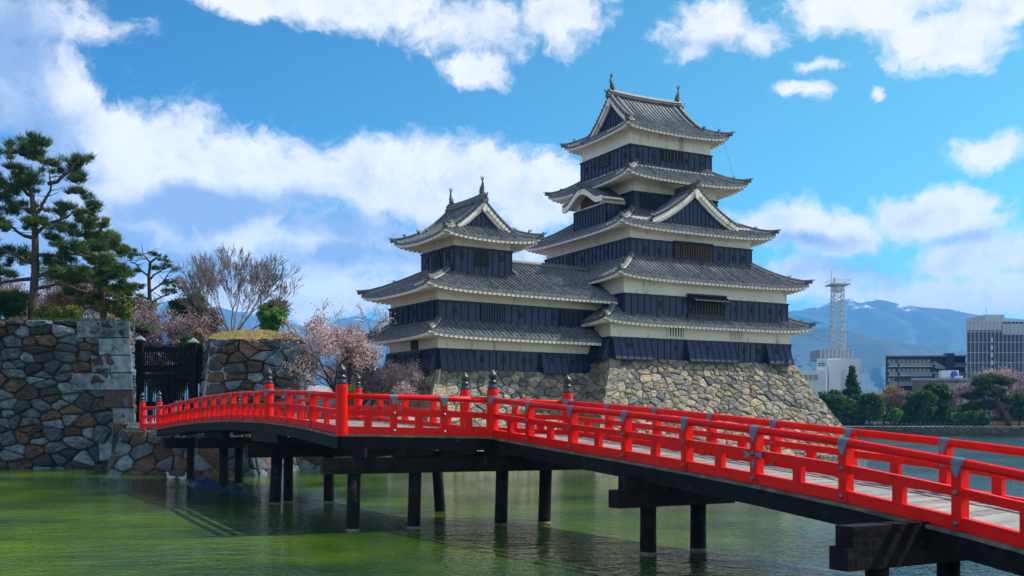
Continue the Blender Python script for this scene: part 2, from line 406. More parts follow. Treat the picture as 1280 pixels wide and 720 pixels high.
def patch_map(A, B, C, D, Wd, H, curve=0.0):
    """A,B bottom left/right, C,D top right/left; curve pulls the middle of the batter inward (concave)"""
    A, B, C, D = map(Vector, (A, B, C, D))
    nrm = (B-A).cross(D-A).normalized()
    hor = Vector((nrm.x, nrm.y, 0)).normalized()
    def f(x, y, h):
        u = x/Wd; v = y/H
        p = (A*(1-u)+B*u)*(1-v)+(D*(1-u)+C*u)*v
        p = p-hor*(curve*4*v*(1-v))
        return p+nrm*h
    return f, nrm
def backing(mb, fmap, Wd, H, nx=8, ny=6, mi=1, h=0.0):
    vs = [fmap(Wd*i/nx, H*j/ny, h) for j in range(ny+1) for i in range(nx+1)]
    fs = [(j*(nx+1)+i, j*(nx+1)+i+1, (j+1)*(nx+1)+i+1, (j+1)*(nx+1)+i) for j in range(ny) for i in range(nx)]
    mb.add(vs, fs, mi, (1,1,1))
def quoins(mb, base, top, dl, dr, rs, tonef, hh=.75, ll=1.7, ls=.85, t=.2, curve=None):
    """alternating long and short corner stones; base->top is the arris, dl/dr unit vectors along the two faces away from it"""
    base = Vector(base); top = Vector(top); n = max(3, round((top-base).length/hh)); dl = Vector(dl); dr = Vector(dr)
    out = -(dl+dr); out.z = 0; out.normalize()
    for i in range(n):
        def pos(v):
            p = base+(top-base)*v
            if curve: p = p-out*(curve*1.41)*4*v*(1-v)
            return p
        a = pos((i+.03)/n); b = pos((i+.97)/n)
        la, lb = (ll, ls) if i % 2 else (ls, ll)
        la *= rs.uniform(.85, 1.15); lb *= rs.uniform(.85, 1.15)
        o = out*t*rs.uniform(.7, 1.1)
        def ring(p): return [p+o, p+dr*lb+o*.55, p+dr*lb*.9+dl*.3-o, p+dl*la*.9+dr*.3-o, p+dl*la+o*.55]
        vs = ring(a)+ring(b)
        k = 5
        fs = [(j, (j+1) % k, (j+1) % k+k, j+k) for j in range(k)]+[tuple(range(k))[::-1], tuple(range(k, 2*k))]
        mb.add(vs, fs, 0, tonef(i*.3, i*.7))
def tone_castle(rs):
    def f(x, y):
        r = rs.random()
        if r < .42: c = (.38,.33,.26)
        elif r < .62: c = (.42,.33,.21)
        elif r < .85: c = (.30,.28,.25)
        else: c = (.20,.19,.19)
        k = rs.uniform(.55, 1.05); return tuple(q*k for q in c)
    return f
def tone_rampart(rs, dark=.0):
    def f(x, y):
        r = rs.random()
        if r < .36: c = (.22,.28,.33)
        elif r < .56: c = (.12,.14,.165)
        elif r < .84: c = (.165,.10,.07)
        else: c = (.07,.07,.08)
        k = rs.uniform(.35, .95)*(1-dark); return tuple(q*k for q in c)
    return f
def stone_box_base(name, fr, rect, z0, z1, spread, sides, tf, rs, parent, cw, ch, curve=.3, mats=('stone','mortar')):
    s0, s1, t0, t1 = rect; m = spread
    mb = MB()
    lo = [(s0-m, t0-m), (s1+m, t0-m), (s1+m, t1+m), (s0-m, t1+m)]; hi = [(s0, t0), (s1, t0), (s1, t1), (s0, t1)]
    for k, nm in enumerate(('front','right','back','left')):
        A = fr.pt(*lo[k], z0); B = fr.pt(*lo[(k+1)%4], z0); C_ = fr.pt(*hi[(k+1)%4], z1); D_ = fr.pt(*hi[k], z1)
        Wd = ((Vector(A)-Vector(B)).length+(Vector(C_)-Vector(D_)).length)/2; H = (Vector(A)-Vector(D_)).length
        f, n = patch_map(A, B, C_, D_, Wd, H, curve)
        backing(mb, f, Wd, H)
        if nm in sides:
            stones_on(mb, f, stone_cells(Wd, H, cw, ch, .55, rs, .30), tf, rs=rs)
    vs = [fr.pt(*p, z1) for p in hi]; mb.add(vs, [(0,1,2,3)], 1, (1,1,1))
    u = Vector((*fr.u, 0)); w = Vector((*fr.w, 0))
    for k, dl, dr in ((0, w, u), (1, -u, w), (3, u, -w)):
        if (k == 0 and 'left' not in sides and 'front' in sides) : pass
        quoins(mb, fr.pt(*lo[k], z0), fr.pt(*hi[k], z1), dl, dr, rs, tf, curve=curve)
    return mb.build(name, list(mats), parent)

# ------------------------------------------------------------------ tiled roofs
SR = random.Random(77)
RIB = [(0,.0),(.24,.0),(.32,.09),(.5,.14),(.68,.09),(.76,.0)]
def slope(mb, fr, O, A, N_, L_, dmaxf, zf, pitch=.40, K=7, lip=.15, breaks=(), cut=None):
    cols = []
    n = int(L_/pitch)+1; p = L_/n
    for i in range(n):
        rj = SR.uniform(.82, 1.15); rx = SR.uniform(-.04, .04)
        for (ph, h) in RIB: cols.append(((i+ph+(rx if h > .1 else 0))*p, h*rj))
    cols.append((L_, 0))
    for b in breaks: cols += [(b-1e-3, 0), (b+1e-3, 0)]
    cols.sort()
    vs = []; fs = []; prev = None; row = K+2
    for ci, (s, h) in enumerate(cols):
        D = max(dmaxf(s), .004)
        for k in range(K+1):
            d = D*k/K
            if k == 0:
                x, y = O[0]+A[0]*s, O[1]+A[1]*s
                vs.append(fr.pt(x, y, zf(s, 0)-lip))
            x, y = O[0]+A[0]*s+N_[0]*d, O[1]+A[1]*s+N_[1]*d
            vs.append(fr.pt(x, y, zf(s, d)+h*min(1, D*3)))
        if ci and not (breaks and s-cols[ci-1][0] < .0025):
            a = (ci-1)*row; b = ci*row
            for k in range(row-1): fs.append((a+k, b+k, b+k+1, a+k+1))
    mb.add(vs, fs)
def sweep(mb, pts, w, h, m=0, up0=0.0, cap=True):
    """box ridge with rounded top along pts (its underside)"""
    pts = [Vector(p) for p in pts]; vs = []; k = 6
    for i, p in enumerate(pts):
        d = pts[min(i+1, len(pts)-1)]-pts[max(i-1, 0)]; d.z = 0; d.normalize(); sd_ = Vector((d.y, -d.x, 0))
        for (a, b) in ((-.5,0),(.5,0),(.5,.62),(.28,1),(-.28,1),(-.5,.62)):
            vs.append(p+sd_*(a*w)+Vector((0,0,b*h+up0)))
    fs = []
    for i in range(len(pts)-1):
        for j in range(k): fs.append((i*k+j, i*k+(j+1)%k, (i+1)*k+(j+1)%k, (i+1)*k+j))
    if cap: fs += [tuple(range(k))[::-1], tuple((len(pts)-1)*k+j for j in range(k))]
    mb.add(vs, fs, m)
def ornament(mb, p, dx, dy, s=1.0, m=0):
    """ridge-end tile: a shouldered plate with a knob and a horn"""
    p = Vector(p); d = Vector((dx, dy, 0)).normalized(); q = Vector((-d.y, d.x, 0))
    prof = [(-.26,-.05),(.26,-.05),(.30,.22),(.16,.42),(.07,.62),(-.07,.62),(-.16,.42),(-.30,.22)]
    a = [p+q*(x*s)+Vector((0,0,z*s)) for x, z in prof]; b = [v+d*.16*s for v in a]
    n = len(prof); mb.add(a+b, [tuple(range(n))[::-1], tuple(range(n, 2*n))]+[(i, (i+1)%n, (i+1)%n+n, i+n) for i in range(n)], m)
    mb.tube([p+d*.05*s+Vector((0,0,.35*s)), p+d*.35*s+Vector((0,0,.45*s)), p+d*.5*s+Vector((0,0,.66*s))], [.09*s,.08*s,.03*s], 6, m)
class Roof:
    """hipped skirt roof: outer rectangle in frame coordinates, D deep to the wall line"""
    def __init__(s, fr, rect, D, ze, rise, c=.3, U=.35, lam=1.6, sides=('front','right','back','left'), hips=(1,1,1,1)):
        s.fr = fr; s.rect = rect; s.D = D; s.ze = ze; s.rise = rise; s.c = c; s.U = U; s.lam = lam; s.sides = sides; s.hips = hips
    def z(s, e, d):   # e = distance along the eave from the nearest hipped corner
        x = d/s.D
        return s.ze+s.rise*((1-s.c)*x+s.c*x*x)+s.U*math.exp(-e/s.lam)*max(0, 1-x)
    def side_data(s):
        s0, s1, t0, t1 = s.rect
        # corners in order: 0 (s0,t0) 1 (s1,t0) 2 (s1,t1) 3 (s0,t1)
        return dict(front=((s0,t0),(1,0),(0,1),s1-s0,0,1), right=((s1,t0),(0,1),(-1,0),t1-t0,1,2),
                    back=((s1,t1),(-1,0),(0,-1),s1-s0,2,3), left=((s0,t1),(0,-1),(1,0),t1-t0,3,0))
    def e(s, a, L_, ca, cb):
        e = 99.
        if s.hips[ca]: e = min(e, a)
        if s.hips[cb]: e = min(e, L_-a)
        return e
    def build(s, name, parent, D_lim=None, eave_inset=None, wallgap=1.2, soffit_rise=.25):
        tile = MB(); white = MB(); rid = MB()
        for nm, (O, A, N_, L_, ca, cb) in s.side_data().items():
            if nm not in s.sides: continue
            zf = lambda a, d: s.z(max(s.e(a, L_, ca, cb), 0), d)
            dm = lambda a: min(s.D, s.e(a, L_, ca, cb))
            slope(tile, s.fr, O, A, N_, L_, dm, zf)
            eaves(white, s.fr, O, A, N_, L_, lambda a: s.U*math.exp(-max(s.e(a, L_, ca, cb), 0)/s.lam), s.ze, wallgap, soffit_rise, lambda a: s.e(a, L_, ca, cb))
        rp = tile.build(name, ['tile'], parent)
        white.build('eave', ['eave'], rp)
        s0, s1, t0, t1 = s.rect
        cs = [(s0,t0,1,1),(s1,t0,-1,1),(s1,t1,-1,-1),(s0,t1,1,-1)]
        for k, (a, b, da, db) in enumerate(cs):
            if not s.hips[k]: continue
            adj = [('left','front'),('front','right'),('right','back'),('back','left')][k]
            if not any(q in s.sides for q in adj): continue
            pts = []
            for i in range(9):
                d = -.12+(s.D+.1)*i/8; pts.append(s.fr.pt(a+da*d, b+db*d, s.z(max(d,0), max(d,0))+(.05 if i == 0 else 0)))
            hb = MB(); sweep(hb, pts, .30, .30); sweep(hb, [Vector(p)+Vector((0,0,.0)) for p in pts[1:]], .44, .10, 1)
            p0 = pts[0]; dirv = Vector(s.fr.pt(a-da, b-db, 0))-Vector(s.fr.pt(a, b, 0))
            ornament(hb, p0, dirv.x, dirv.y, .55)
            ornament(hb, Vector(pts[3])+Vector((0,0,.1)), dirv.x, dirv.y, .5)
            hb.build('hip_ridge', ['ridge','ridge_pale'], rp)
        # flashing course where the roof meets the wall above
        return rp
def eaves(mb, fr, O, A, N_, L_, lift, ze, depth, rise, efn, step=.40):
    def P(a, d, z): return fr.pt(O[0]+A[0]*a+N_[0]*d, O[1]+A[1]*a+N_[1]*d, z)
    n = max(6, int(L_/.8))
    # fascia and soffit follow the lifted eave line
    prof = [(.10,-.13),(.10,-.27),(.26,-.27),(.26,-.20)]
    vs = []; 
    for i in range(n+1):
        a = L_*i/n; lf = lift(a); em = max(efn(a), 0)
        for (d, z) in prof: vs.append(P(a, min(d, em) if em < 90 else d, ze+z+lf))
        dd = min(depth, em)
        vs.append(P(a, max(dd, .0), ze-.20+lf*(1-min(1, dd/2.5))+rise*dd/max(depth, .1)))
    m = 5; fs = []
    for i in range(n):
        for k in range(m-1): fs.append((i*m+k, (i+1)*m+k, (i+1)*m+k+1, i*m+k+1))
    mb.add(vs, fs)
    k = int(L_/step)
    for i in range(k+1):
        a = L_*(i+.5)/(k+1); lf = lift(a); em = max(efn(a), 0)
        dd = min(depth, em)
        if dd < .25: continue
        z0 = ze-.20+lf; z1 = ze-.20+lf*(1-min(1, dd/2.5))+rise*dd/max(depth, .1)
        w = .13; h = .13
        mb.hexa([P(a-w,.03,z0-h-.03),P(a+w,.03,z0-h-.03),P(a+w,dd,z1-h),P(a-w,dd,z1-h),P(a-w,.03,z0+.02),P(a+w,.03,z0+.02),P(a+w,dd,z1+.03),P(a-w,dd,z1+.03)])
def gable_end(par, fr, sx, gz, hw, prof, board_m='board', inset=.35, bw=.31, pend=True, roofname='gable'):
    """vertical gable at frame x = sx (outward sign gz); prof(y)->z of the roof underside for |y|<=hw"""
    n = 12
    ys = [-hw+2*hw*i/n for i in range(n+1)]
    xi = sx-gz*inset; mb = MB()
    zb = prof(hw)-.1
    vs = [fr.pt(xi, y, zb) for y in ys]+[fr.pt(xi, y, prof(y)-.05) for y in ys]
    fs = [(i, i+1, n+1+i+1, n+1+i) for i in range(n)]
    mb.add(vs, fs)
    yy = [-hw+2*hw*(i+.5)/int(hw*5) for i in range(int(hw*5))]
    for y in yy:   # lattice
        zt = prof(y)-bw*1.3
        if zt > zb+.1: 
            a = fr.pt(xi+gz*.04, y-.03, zb); mb.hexa([fr.pt(xi, y-.035, zb), fr.pt(xi+gz*.06, y-.035, zb), fr.pt(xi+gz*.06, y+.035, zb), fr.pt(xi, y+.035, zb),
                    fr.pt(xi, y-.035, zt), fr.pt(xi+gz*.06, y-.035, zt), fr.pt(xi+gz*.06, y+.035, zt), fr.pt(xi, y+.035, zt)])
    g = mb.build('gable_panel', [board_m], par)
    # barge boards: outer white band and inner thinner band
    for (x0, x1, top, bot, nm) in ((sx-gz*.10, sx+gz*.06, -.02, -bw, 'bargeboard'), (sx-gz*.28, sx-gz*.10, -bw*.8, -bw*1.65, 'inner_bargeboard')):
        mb = MB(); vs = []
        for y in ys:
            k = abs(y)/hw
            b_ = bot*(1+.25*(1-k))
            for (x, z) in ((x0, top), (x1, top), (x1, b_), (x0, b_)):
                yq = y; zz = prof(y)+z
                vs.append(fr.pt(x, yq, zz))
        fs = []
        for i in range(n):
            for j in range(4): fs.append((i*4+j, i*4+(j+1)%4, (i+1)*4+(j+1)%4, (i+1)*4+j))
        fs += [(0,1,2,3), tuple(n*4+j for j in (3,2,1,0))]
        mb.add(vs, fs); mb.build(nm, ['plaster'], par)
    if pend:   # hanging pendant under the apex
        mb = MB(); z = prof(0)-bw*1.15
        pr = [(0,.10),(.17,.05),(.24,-.10),(.15,-.28),(.22,-.36),(.10,-.46),(0,-.62),(-.10,-.46),(-.22,-.36),(-.15,-.28),(-.24,-.10),(-.17,.05)]
        s_ = .8 if hw < 3 else 1
        a = [fr.pt(sx+gz*.07, y*s_, z+q*s_) for y, q in pr]; b = [fr.pt(sx+gz*.15, y*s_, z+q*s_) for y, q in pr]; k = len(pr)
        mb.add(a+b, [tuple(range(k))[::-1], tuple(range(k, 2*k))]+[(i, (i+1)%k, (i+1)%k+k, i+k) for i in range(k)])
        mb.build('gable_pendant', ['plaster'], par)
def shachi(par, p, dx, dy, s):
    """fish-shaped ridge finial, head down and tail raised"""
    p = Vector(p); d = Vector((dx, dy, 0)).normalized(); mb = MB()
    P = lambda a, z: p+d*(a*s)+Vector((0,0,z*s))
    mb.tube([P(-.02,0), P(-.05,.25), P(.0,.5), P(.10,.8), P(.12,1.05), P(.04,1.3)], [.20*s,.23*s,.19*s,.13*s,.08*s,.04*s], 8)
    q = Vector((-d.y, d.x, 0))
    for sg in (-1, 1):
        a = P(.06,1.15); mb.tube([a, a+q*sg*.10*s+Vector((0,0,.22*s))+d*.02*s, a+q*sg*.22*s+Vector((0,0,.42*s))], [.05*s,.05*s,.015*s], 5)
        a = P(.02,.45); mb.tube([a, a+q*sg*.3*s+Vector((0,0,.12*s))], [.07*s,.02*s], 5)
    for z in (.35,.6,.85): mb.tube([P(.12,z), P(.30,z+.12)], [.06*s,.015*s], 5)
    mb.tube([P(.1,1.2), P(.18,1.42), P(.1,1.6)], [.05*s,.05*s,.01*s], 5)
    mb.tube([P(-.02,1.2), P(-.02,1.7)], [.02*s,.012*s], 4)
    mb.build('ridge_fish_ornament', ['ridge'], par, smooth=True)
def irimoya(fr, a, b, g, ze, rise, parent, c=.42, U=.4, lam=1.5, wall=1.1, fish=1.0):
    """hip-and-gable roof, ridge along frame x, centred on the frame origin"""
    def z(e, d):
        x = d/b; return ze+rise*((1-c)*x+c*x*x)+U*math.exp(-e/lam)*max(0, 1-x*1.5)
    tile = MB(); white = MB()
    for sg in (-1, 1):
        L_ = 2*a; O = (-a*(-sg), sg*b) ; A = (-sg, 0); N_ = (0, -sg)
        E = lambda s, L=L_: max(min(s, L-s), 0)
        dm = lambda s: (E(s) if E(s) < a-g else b)
        slope(tile, fr, O, A, N_, L_, dm, lambda s, d: z(E(s), d), breaks=(a-g, a+g), K=9)
        eaves(white, fr, O, A, N_, L_, lambda s: U*math.exp(-E(s)/lam), ze, wall, .3, E)
        L2 = 2*b; O = (sg*a, -sg*b); A = (0, sg); N_ = (-sg, 0)
        E2 = lambda s, L=L2: max(min(s, L-s), 0)
        slope(tile, fr, O, A, N_, L2, lambda s: min(a-g+.35, E2(s)), lambda s, d: z(E2(s), d))
        eaves(white, fr, O, A, N_, L2, lambda s: U*math.exp(-E2(s)/lam), ze, wall, .3, E2)
    rp = tile.build('main_roof', ['tile'], parent)
    white.build('eave', ['eave'], rp)
    zr = ze+rise
    # underside of the overhanging gable edge
    for gz in (-1, 1):
        prof = lambda y: z(99, b-abs(y))-.04
        gable_end(rp, fr, gz*g, gz, b-(a-g), prof)
        for off, w, h in ((.10, .34, .26), (.75, .26, .18)):
            for sy in (-1, 1):
                pts = [fr.pt(gz*(g-off), sy*(b-d), z(99, d)+.04) for d in [(a-g)+(b-(a-g))*i/9 for i in range(10)]]
                if off > .5: pts = pts[1:]
                mb = MB(); sweep(mb, pts, w, h)
                if off < .5:
                    # row of round tile ends on the gable edge
                    for i in range(int(b*2.6)):
                        d = (a-g)+(b-(a-g))*(i+.5)/int(b*2.6)
                        q0 = fr.pt(gz*(g-.1), sy*(b-d), z(99, d)+.10); q1 = fr.pt(gz*(g+.16), sy*(b-d), z(99, d)+.06)
                        mb.tube([q0, q1], .09, 6, 1)
                dv = Vector(fr.pt(0, sy, 0))-Vector(fr.pt(0, 0, 0))
                ornament(mb, pts[0], dv.x, dv.y, .7 if off < .5 else .5)
                mb.build('descending_ridge', ['ridge','tile'], rp)
        for sy in (-1, 1):
            pts = [fr.pt(gz*(a-d), sy*(b-d), z(d, d)) for d in [-.12+(a-g+.1)*i/8 for i in range(9)]]
            mb = MB(); sweep(mb, pts, .30, .28); sweep(mb, pts[1:], .42, .10, 1)
            dv = Vector(fr.pt(gz, sy, 0))-Vector(fr.pt(0, 0, 0)); ornament(mb, pts[0], dv.x, dv.y, .6); ornament(mb, Vector(pts[4])+Vector((0,0,.15)), dv.x, dv.y, .55)
            mb.build('hip_ridge', ['ridge','ridge_pale'], rp)
    mb = MB()
    pts = [fr.pt(x, 0, zr-.05+.12*(abs(x)/g)**2.5) for x in [-(g+.1)+2*(g+.1)*i/10 for i in range(11)]]
    sweep(mb, pts, .42, .52); sweep(mb, [Vector(p)+Vector((0,0,.14)) for p in pts], .48, .05, 1); sweep(mb, [Vector(p)+Vector((0,0,.30)) for p in pts], .48, .05, 1)
    for gz in (-1, 1):
        dv = Vector(fr.pt(gz, 0, 0))-Vector(fr.pt(0, 0, 0)); ornament(mb, fr.pt(gz*(g+.1), 0, zr-.1), dv.x, dv.y, .95)
    mb.build('ridge', ['ridge','ridge_pale'], rp)
    for gz in (-1, 1):
        dv = Vector(fr.pt(gz, 0, 0))-Vector(fr.pt(0, 0, 0))
        shachi(rp, fr.pt(gz*(g-.25), 0, zr+.5), dv.x, dv.y, fish)
    return rp

# ------------------------------------------------------------------ walls
def storey(name, fr, rect, z0, zm, z1, parent, loops=('front','left'), loopz=None, step=.62, holes=True, skip=()):
    s0, s1, t0, t1 = rect
    pl = MB(); pl.hexa([fr.pt(s0,t0,z0),fr.pt(s1,t0,z0),fr.pt(s1,t1,z0),fr.pt(s0,t1,z0),fr.pt(s0,t0,z1),fr.pt(s1,t0,z1),fr.pt(s1,t1,z1),fr.pt(s0,t1,z1)])
    wl = pl.build('plaster_wall', ['plaster'], parent)
    bd = MB(); o = .09
    F = faces4(fr, s0, s1, t0, t1)
    bd.hexa([fr.pt(s0-o,t0-o,z0),fr.pt(s1+o,t0-o,z0),fr.pt(s1+o,t1+o,z0),fr.pt(s0-o,t1+o,z0),fr.pt(s0-o,t0-o,zm),fr.pt(s1+o,t0-o,zm),fr.pt(s1+o,t1+o,zm),fr.pt(s0-o,t1+o,zm)])
    for nm, f in F.items():
        n = max(2, round(f.L/step))
        for i in range(n+1):
            a = f.L*i/n
            f.box(bd, a-.028, a+.028, o, o+.055, z0+.02, zm-.06, 1)
        f.box(bd, -o-.03, f.L+o+.03, o-.03, o+.09, zm-.09, zm+.02, 1)
        # lapped boards
        k = max(2, int((zm-z0)/.30))
        for j in range(1, k):
            z = z0+(zm-z0)*j/k; f.box(bd, -o, f.L+o, o, o+.016, z-.012, z+.012, 0)
    b = bd.build('board_cladding', ['board','batten'], parent)
    return F, wl, b
def loophole(f, a, z, parent, w=.24, h=.40, o=.09):
    mb = MB(); f.box(mb, a-w/2-.05, a+w/2+.05, o, o+.07, z-h/2-.05, z+h/2+.05, 0); f.box(mb, a-w/2, a+w/2, o+.07, o+.076, z-h/2, z+h/2, 1)
    return mb.build('loophole', ['batten','dark'], parent)
def window(f, a, w, z0, z1, parent, o=.09, bars=5, m='bars', frame='batten', name='window', hood=False):
    mb = MB(); f.box(mb, a-w/2, a+w/2, o, o+.03, z0, z1, 0)
    t = .07
    for (x0, x1, q0, q1) in ((a-w/2-t, a-w/2, z0-t, z1+t), (a+w/2, a+w/2+t, z0-t, z1+t), (a-w/2, a+w/2, z0-t, z0), (a-w/2, a+w/2, z1, z1+t)):
        f.box(mb, x0, x1, o, o+.13, q0, q1, 1)
    wd = mb.build(name, ['dark', frame], parent)
    if bars:
        bb = MB()
        for i in range(bars):
            x = a-w/2+w*(i+.5)/bars; bw = min(.06, w/bars*.28)
            f.box(bb, x-bw, x+bw, o+.035, o+.10, z0, z1)
        bb.build('bars', [m], wd)
    if hood:
        hb = MB(); f.box(hb, a-w/2-.2, a+w/2+.2, o, o+.35, z1+.08, z1+.2); hb.build('hood', ['batten'], wd)
    return wd
def flare(f, a0, a1, zb, zt, out, parent, o=.10, step=.62, ends=True):
    """stone-dropping bay: cladding that kicks outward at its foot"""
    mb = MB(); P = f.P
    mb.hexa([P(a0,out,zb),P(a1,out,zb),P(a1,o,zb),P(a0,o,zb),P(a0,o+.07,zt),P(a1,o+.07,zt),P(a1,o-.02,zt),P(a0,o-.02,zt)])
    n = max(2, round((a1-a0)/step))
    for i in range(n+1):
        a = a0+(a1-a0)*i/n
        w = .028
        mb.hexa([P(a-w,out+.05,zb+.01),P(a+w,out+.05,zb+.01),P(a+w,out-.01,zb+.01),P(a-w,out-.01,zb+.01),P(a-w,o+.12,zt-.03),P(a+w,o+.12,zt-.03),P(a+w,o+.06,zt-.03),P(a-w,o+.06,zt-.03)], 1)
    mb.hexa([P(a0-.04,out+.06,zb-.06),P(a1+.04,out+.06,zb-.06),P(a1+.04,out-.1,zb-.06),P(a0-.04,out-.1,zb-.06),P(a0-.04,out+.06,zb+.03),P(a1+.04,out+.06,zb+.03),P(a1+.04,out-.1,zb+.03),P(a0-.04,out-.1,zb+.03)], 1)
    k = 4
    for j in range(1, k):
        q = j/k; z = zb+(zt-zb)*q; oo = out+(o+.07-out)*q
        mb.hexa([P(a0,oo+.016,z-.012),P(a1,oo+.016,z-.012),P(a1,oo-.01,z-.012),P(a0,oo-.01,z-.012),P(a0,oo+.016,z+.012),P(a1,oo+.016,z+.012),P(a1,oo-.01,z+.012),P(a0,oo-.01,z+.012)])
    b = mb.build('flared_cladding_bay', ['board','batten'], parent)
    loophole_f = MB(); am = a0+(a1-a0)*.42; z = zb+(zt-zb)*.6; oo = out+(o+.07-out)*.6
    f.box(loophole_f, am-.15, am+.15, oo-.2, oo+.06, z-.22, z+.22, 0); f.box(loophole_f, am-.11, am+.11, oo+.06, oo+.066, z-.18, z+.18, 1)
    loophole_f.build('loophole', ['batten','dark'], b)
    return b

# ------------------------------------------------------------------ THE MAIN KEEP
KC = (11.7, 92.0)
uK = Vector((1.855, 1, 0)).normalized()
FK = Frame(KC[0], KC[1], uK.x, uK.y)
rs = random.Random(3)
keep = thing('castle_keep', 'tall five-tiered black and white castle keep on a battered stone base, the larger tower', 'castle keep', (KC[0], KC[1], 0))
R1 = (-9.6, 8.4, -8.95, 8.6)
stone_box_base('stone_base', FK, (R1[0]-.05, R1[1]+.15, R1[2]-.15, R1[3]), -.5, 7.62, 4.5, ('front','left','right'), tone_castle(rs), rs, keep, .62, .48, .12)
F1, w1, b1 = storey('first', FK, R1, 7.60, 9.28, 10.9, keep)
fr_ = F1['front']; L1 = fr_.L
def fa(f, px, depth_guess=82.0):
    """distance along a face for a photo column (solves the intersection of the sight line with the wall)"""
    r = (px-640)/FPX
    p = f.P(0, 0, 0); q = f.P(1, 0, 0); dx, dy = q[0]-p[0], q[1]-p[1]
    return (r*p[1]-p[0])/(dx-r*dy)
for (x0, x1) in ((763, 811), (856, 916), (955, 984)):
    flare(fr_, max(0, fa(fr_, x0)), min(L1, fa(fr_, x1)), 7.58, 9.26, .75, b1)
lf = F1['left']; flare(lf, lf.L-2.2, lf.L, 7.58, 9.26, .75, b1)
for px in (845, 930, 948): loophole(fr_, fa(fr_, px), 8.6, b1)
for px in (844, 921):
    w = window(fr_, fa(fr_, px), 1.55 if px == 844 else 1.15, 9.5, 10.45, w1, o=.0, bars=6, m='plaster', frame='plaster', name='barred_window')
Roof(FK, (-10.9, 9.85, -10.1, 10.1), 2.2, 10.45, 1.45, U=.32).build('first_tier_roof', keep, wallgap=1.2, soffit_rise=.1)
R2 = (-8.3, 8.15, -8.86, 8.5)
F2, w2, b2 = storey('second', FK, R2, 10.7, 12.68, 14.5, keep)
f = F2['front']
for px in (826, 920, 940, 962, 975): loophole(f, fa(f, px), 11.95, b2)
wd = window(f, fa(f, 881), 3.4, 11.35, 12.75, b2, bars=12, m='bars', hood=True)
mb = MB(); a = fa(f, 881); P = f.P
mb.hexa([P(a-1.8,1.05,12.35),P(a+1.8,1.05,12.35),P(a+1.8,.98,12.28),P(a-1.8,.98,12.28),P(a-1.8,.2,12.95),P(a+1.8,.2,12.95),P(a+1.8,.13,12.88),P(a-1.8,.13,12.88)])
for i in range(9):
    x = a-1.75+3.5*i/8; mb.hexa([P(x-.03,1.09,12.38),P(x+.03,1.09,12.38),P(x+.03,1.0,12.3),P(x-.03,1.0,12.3),P(x-.03,.24,12.98),P(x+.03,.24,12.98),P(x+.03,.2,12.93),P(x-.03,.2,12.93)])
for sx in (-1.6, 1.6): mb.beam(P(a+sx,.98,12.36), P(a+sx,.13,11.6), .05, .05)
mb.build('propped_shutter', ['batten'], wd)
mb = MB(); f.box(mb, a-1.9, a+1.9, .09, .28, 11.05, 11.28); mb.build('sill', ['batten'], wd)
Roof(FK, (-9.5, 9.6, -10.0, 9.8), 3.45, 13.95, 2.2, U=.38).build('second_tier_roof', keep, wallgap=1.3)
R3 = (-6.2, 6.2, -6.6, 6.6)
F3, w3, b3 = storey('third', FK, R3, 15.2, 17.42, 19.2, keep, step=.6)
f = F3['front']
for px in (806, 824, 899, 917, 929): loophole(f, fa(f, px), 16.6, b3)
window(f, fa(f, 864), 3.5, 16.15, 17.3, b3, bars=14, m='brown', hood=True)
f = F3['left']
for px in (760, 745, 728, 700, 690): loophole(f, fa(f, px), 16.6, b3)
window(f, fa(f, 714), .9, 16.2, 17.2, b3, bars=4)
Roof(FK, (-7.9, 7.9, -7.85, 7.85), 3.6, 18.3, 2.15, U=.42).build('third_tier_roof', keep, wallgap=1.3)
R4 = (-4.3, 4.3, -4.4, 4.4)
F4, w4, b4 = storey('fourth', FK, R4, 19.6, 21.75, 24.0, keep)
f = F4['front']; window(f, fa(f, 806), .95, 20.55, 21.55, b4, bars=0); loophole(f, fa(f, 818), 21.1, b4); loophole(f, fa(f, 888), 21.1, b4)
Roof(FK, (-6.2, 6.2, -6.3, 6.3), 2.7, 22.72, 1.75, U=.45).build('fourth_tier_roof', keep, wallgap=1.8, soffit_rise=.35)
R6 = (-4.2, 4.2, -3.75, 3.75)
F6, w6, b6 = storey('top', FK, R6, 23.8, 25.78, 27.6, keep, step=.58)
f = F6['front']
for px in (797, 817, 858, 877): loophole(f, fa(f, px), 25.0, b6)
window(f, fa(f, 833), .95, 24.85, 25.65, b6, bars=3); window(f, fa(f, 845), .95, 24.85, 25.65, b6, bars=3)
f = F6['left']
for px in (733, 744, 782): loophole(f, fa(f, px), 25.0, b6)
window(f, fa(f, 753), .8, 24.75, 25.55, b6, bars=3); window(f, fa(f, 760), .7, 24.75, 25.55, b6, bars=3)
irimoya(FK, 5.3, 4.95, 3.75, 27.0, 3.85, keep, fish=.95)

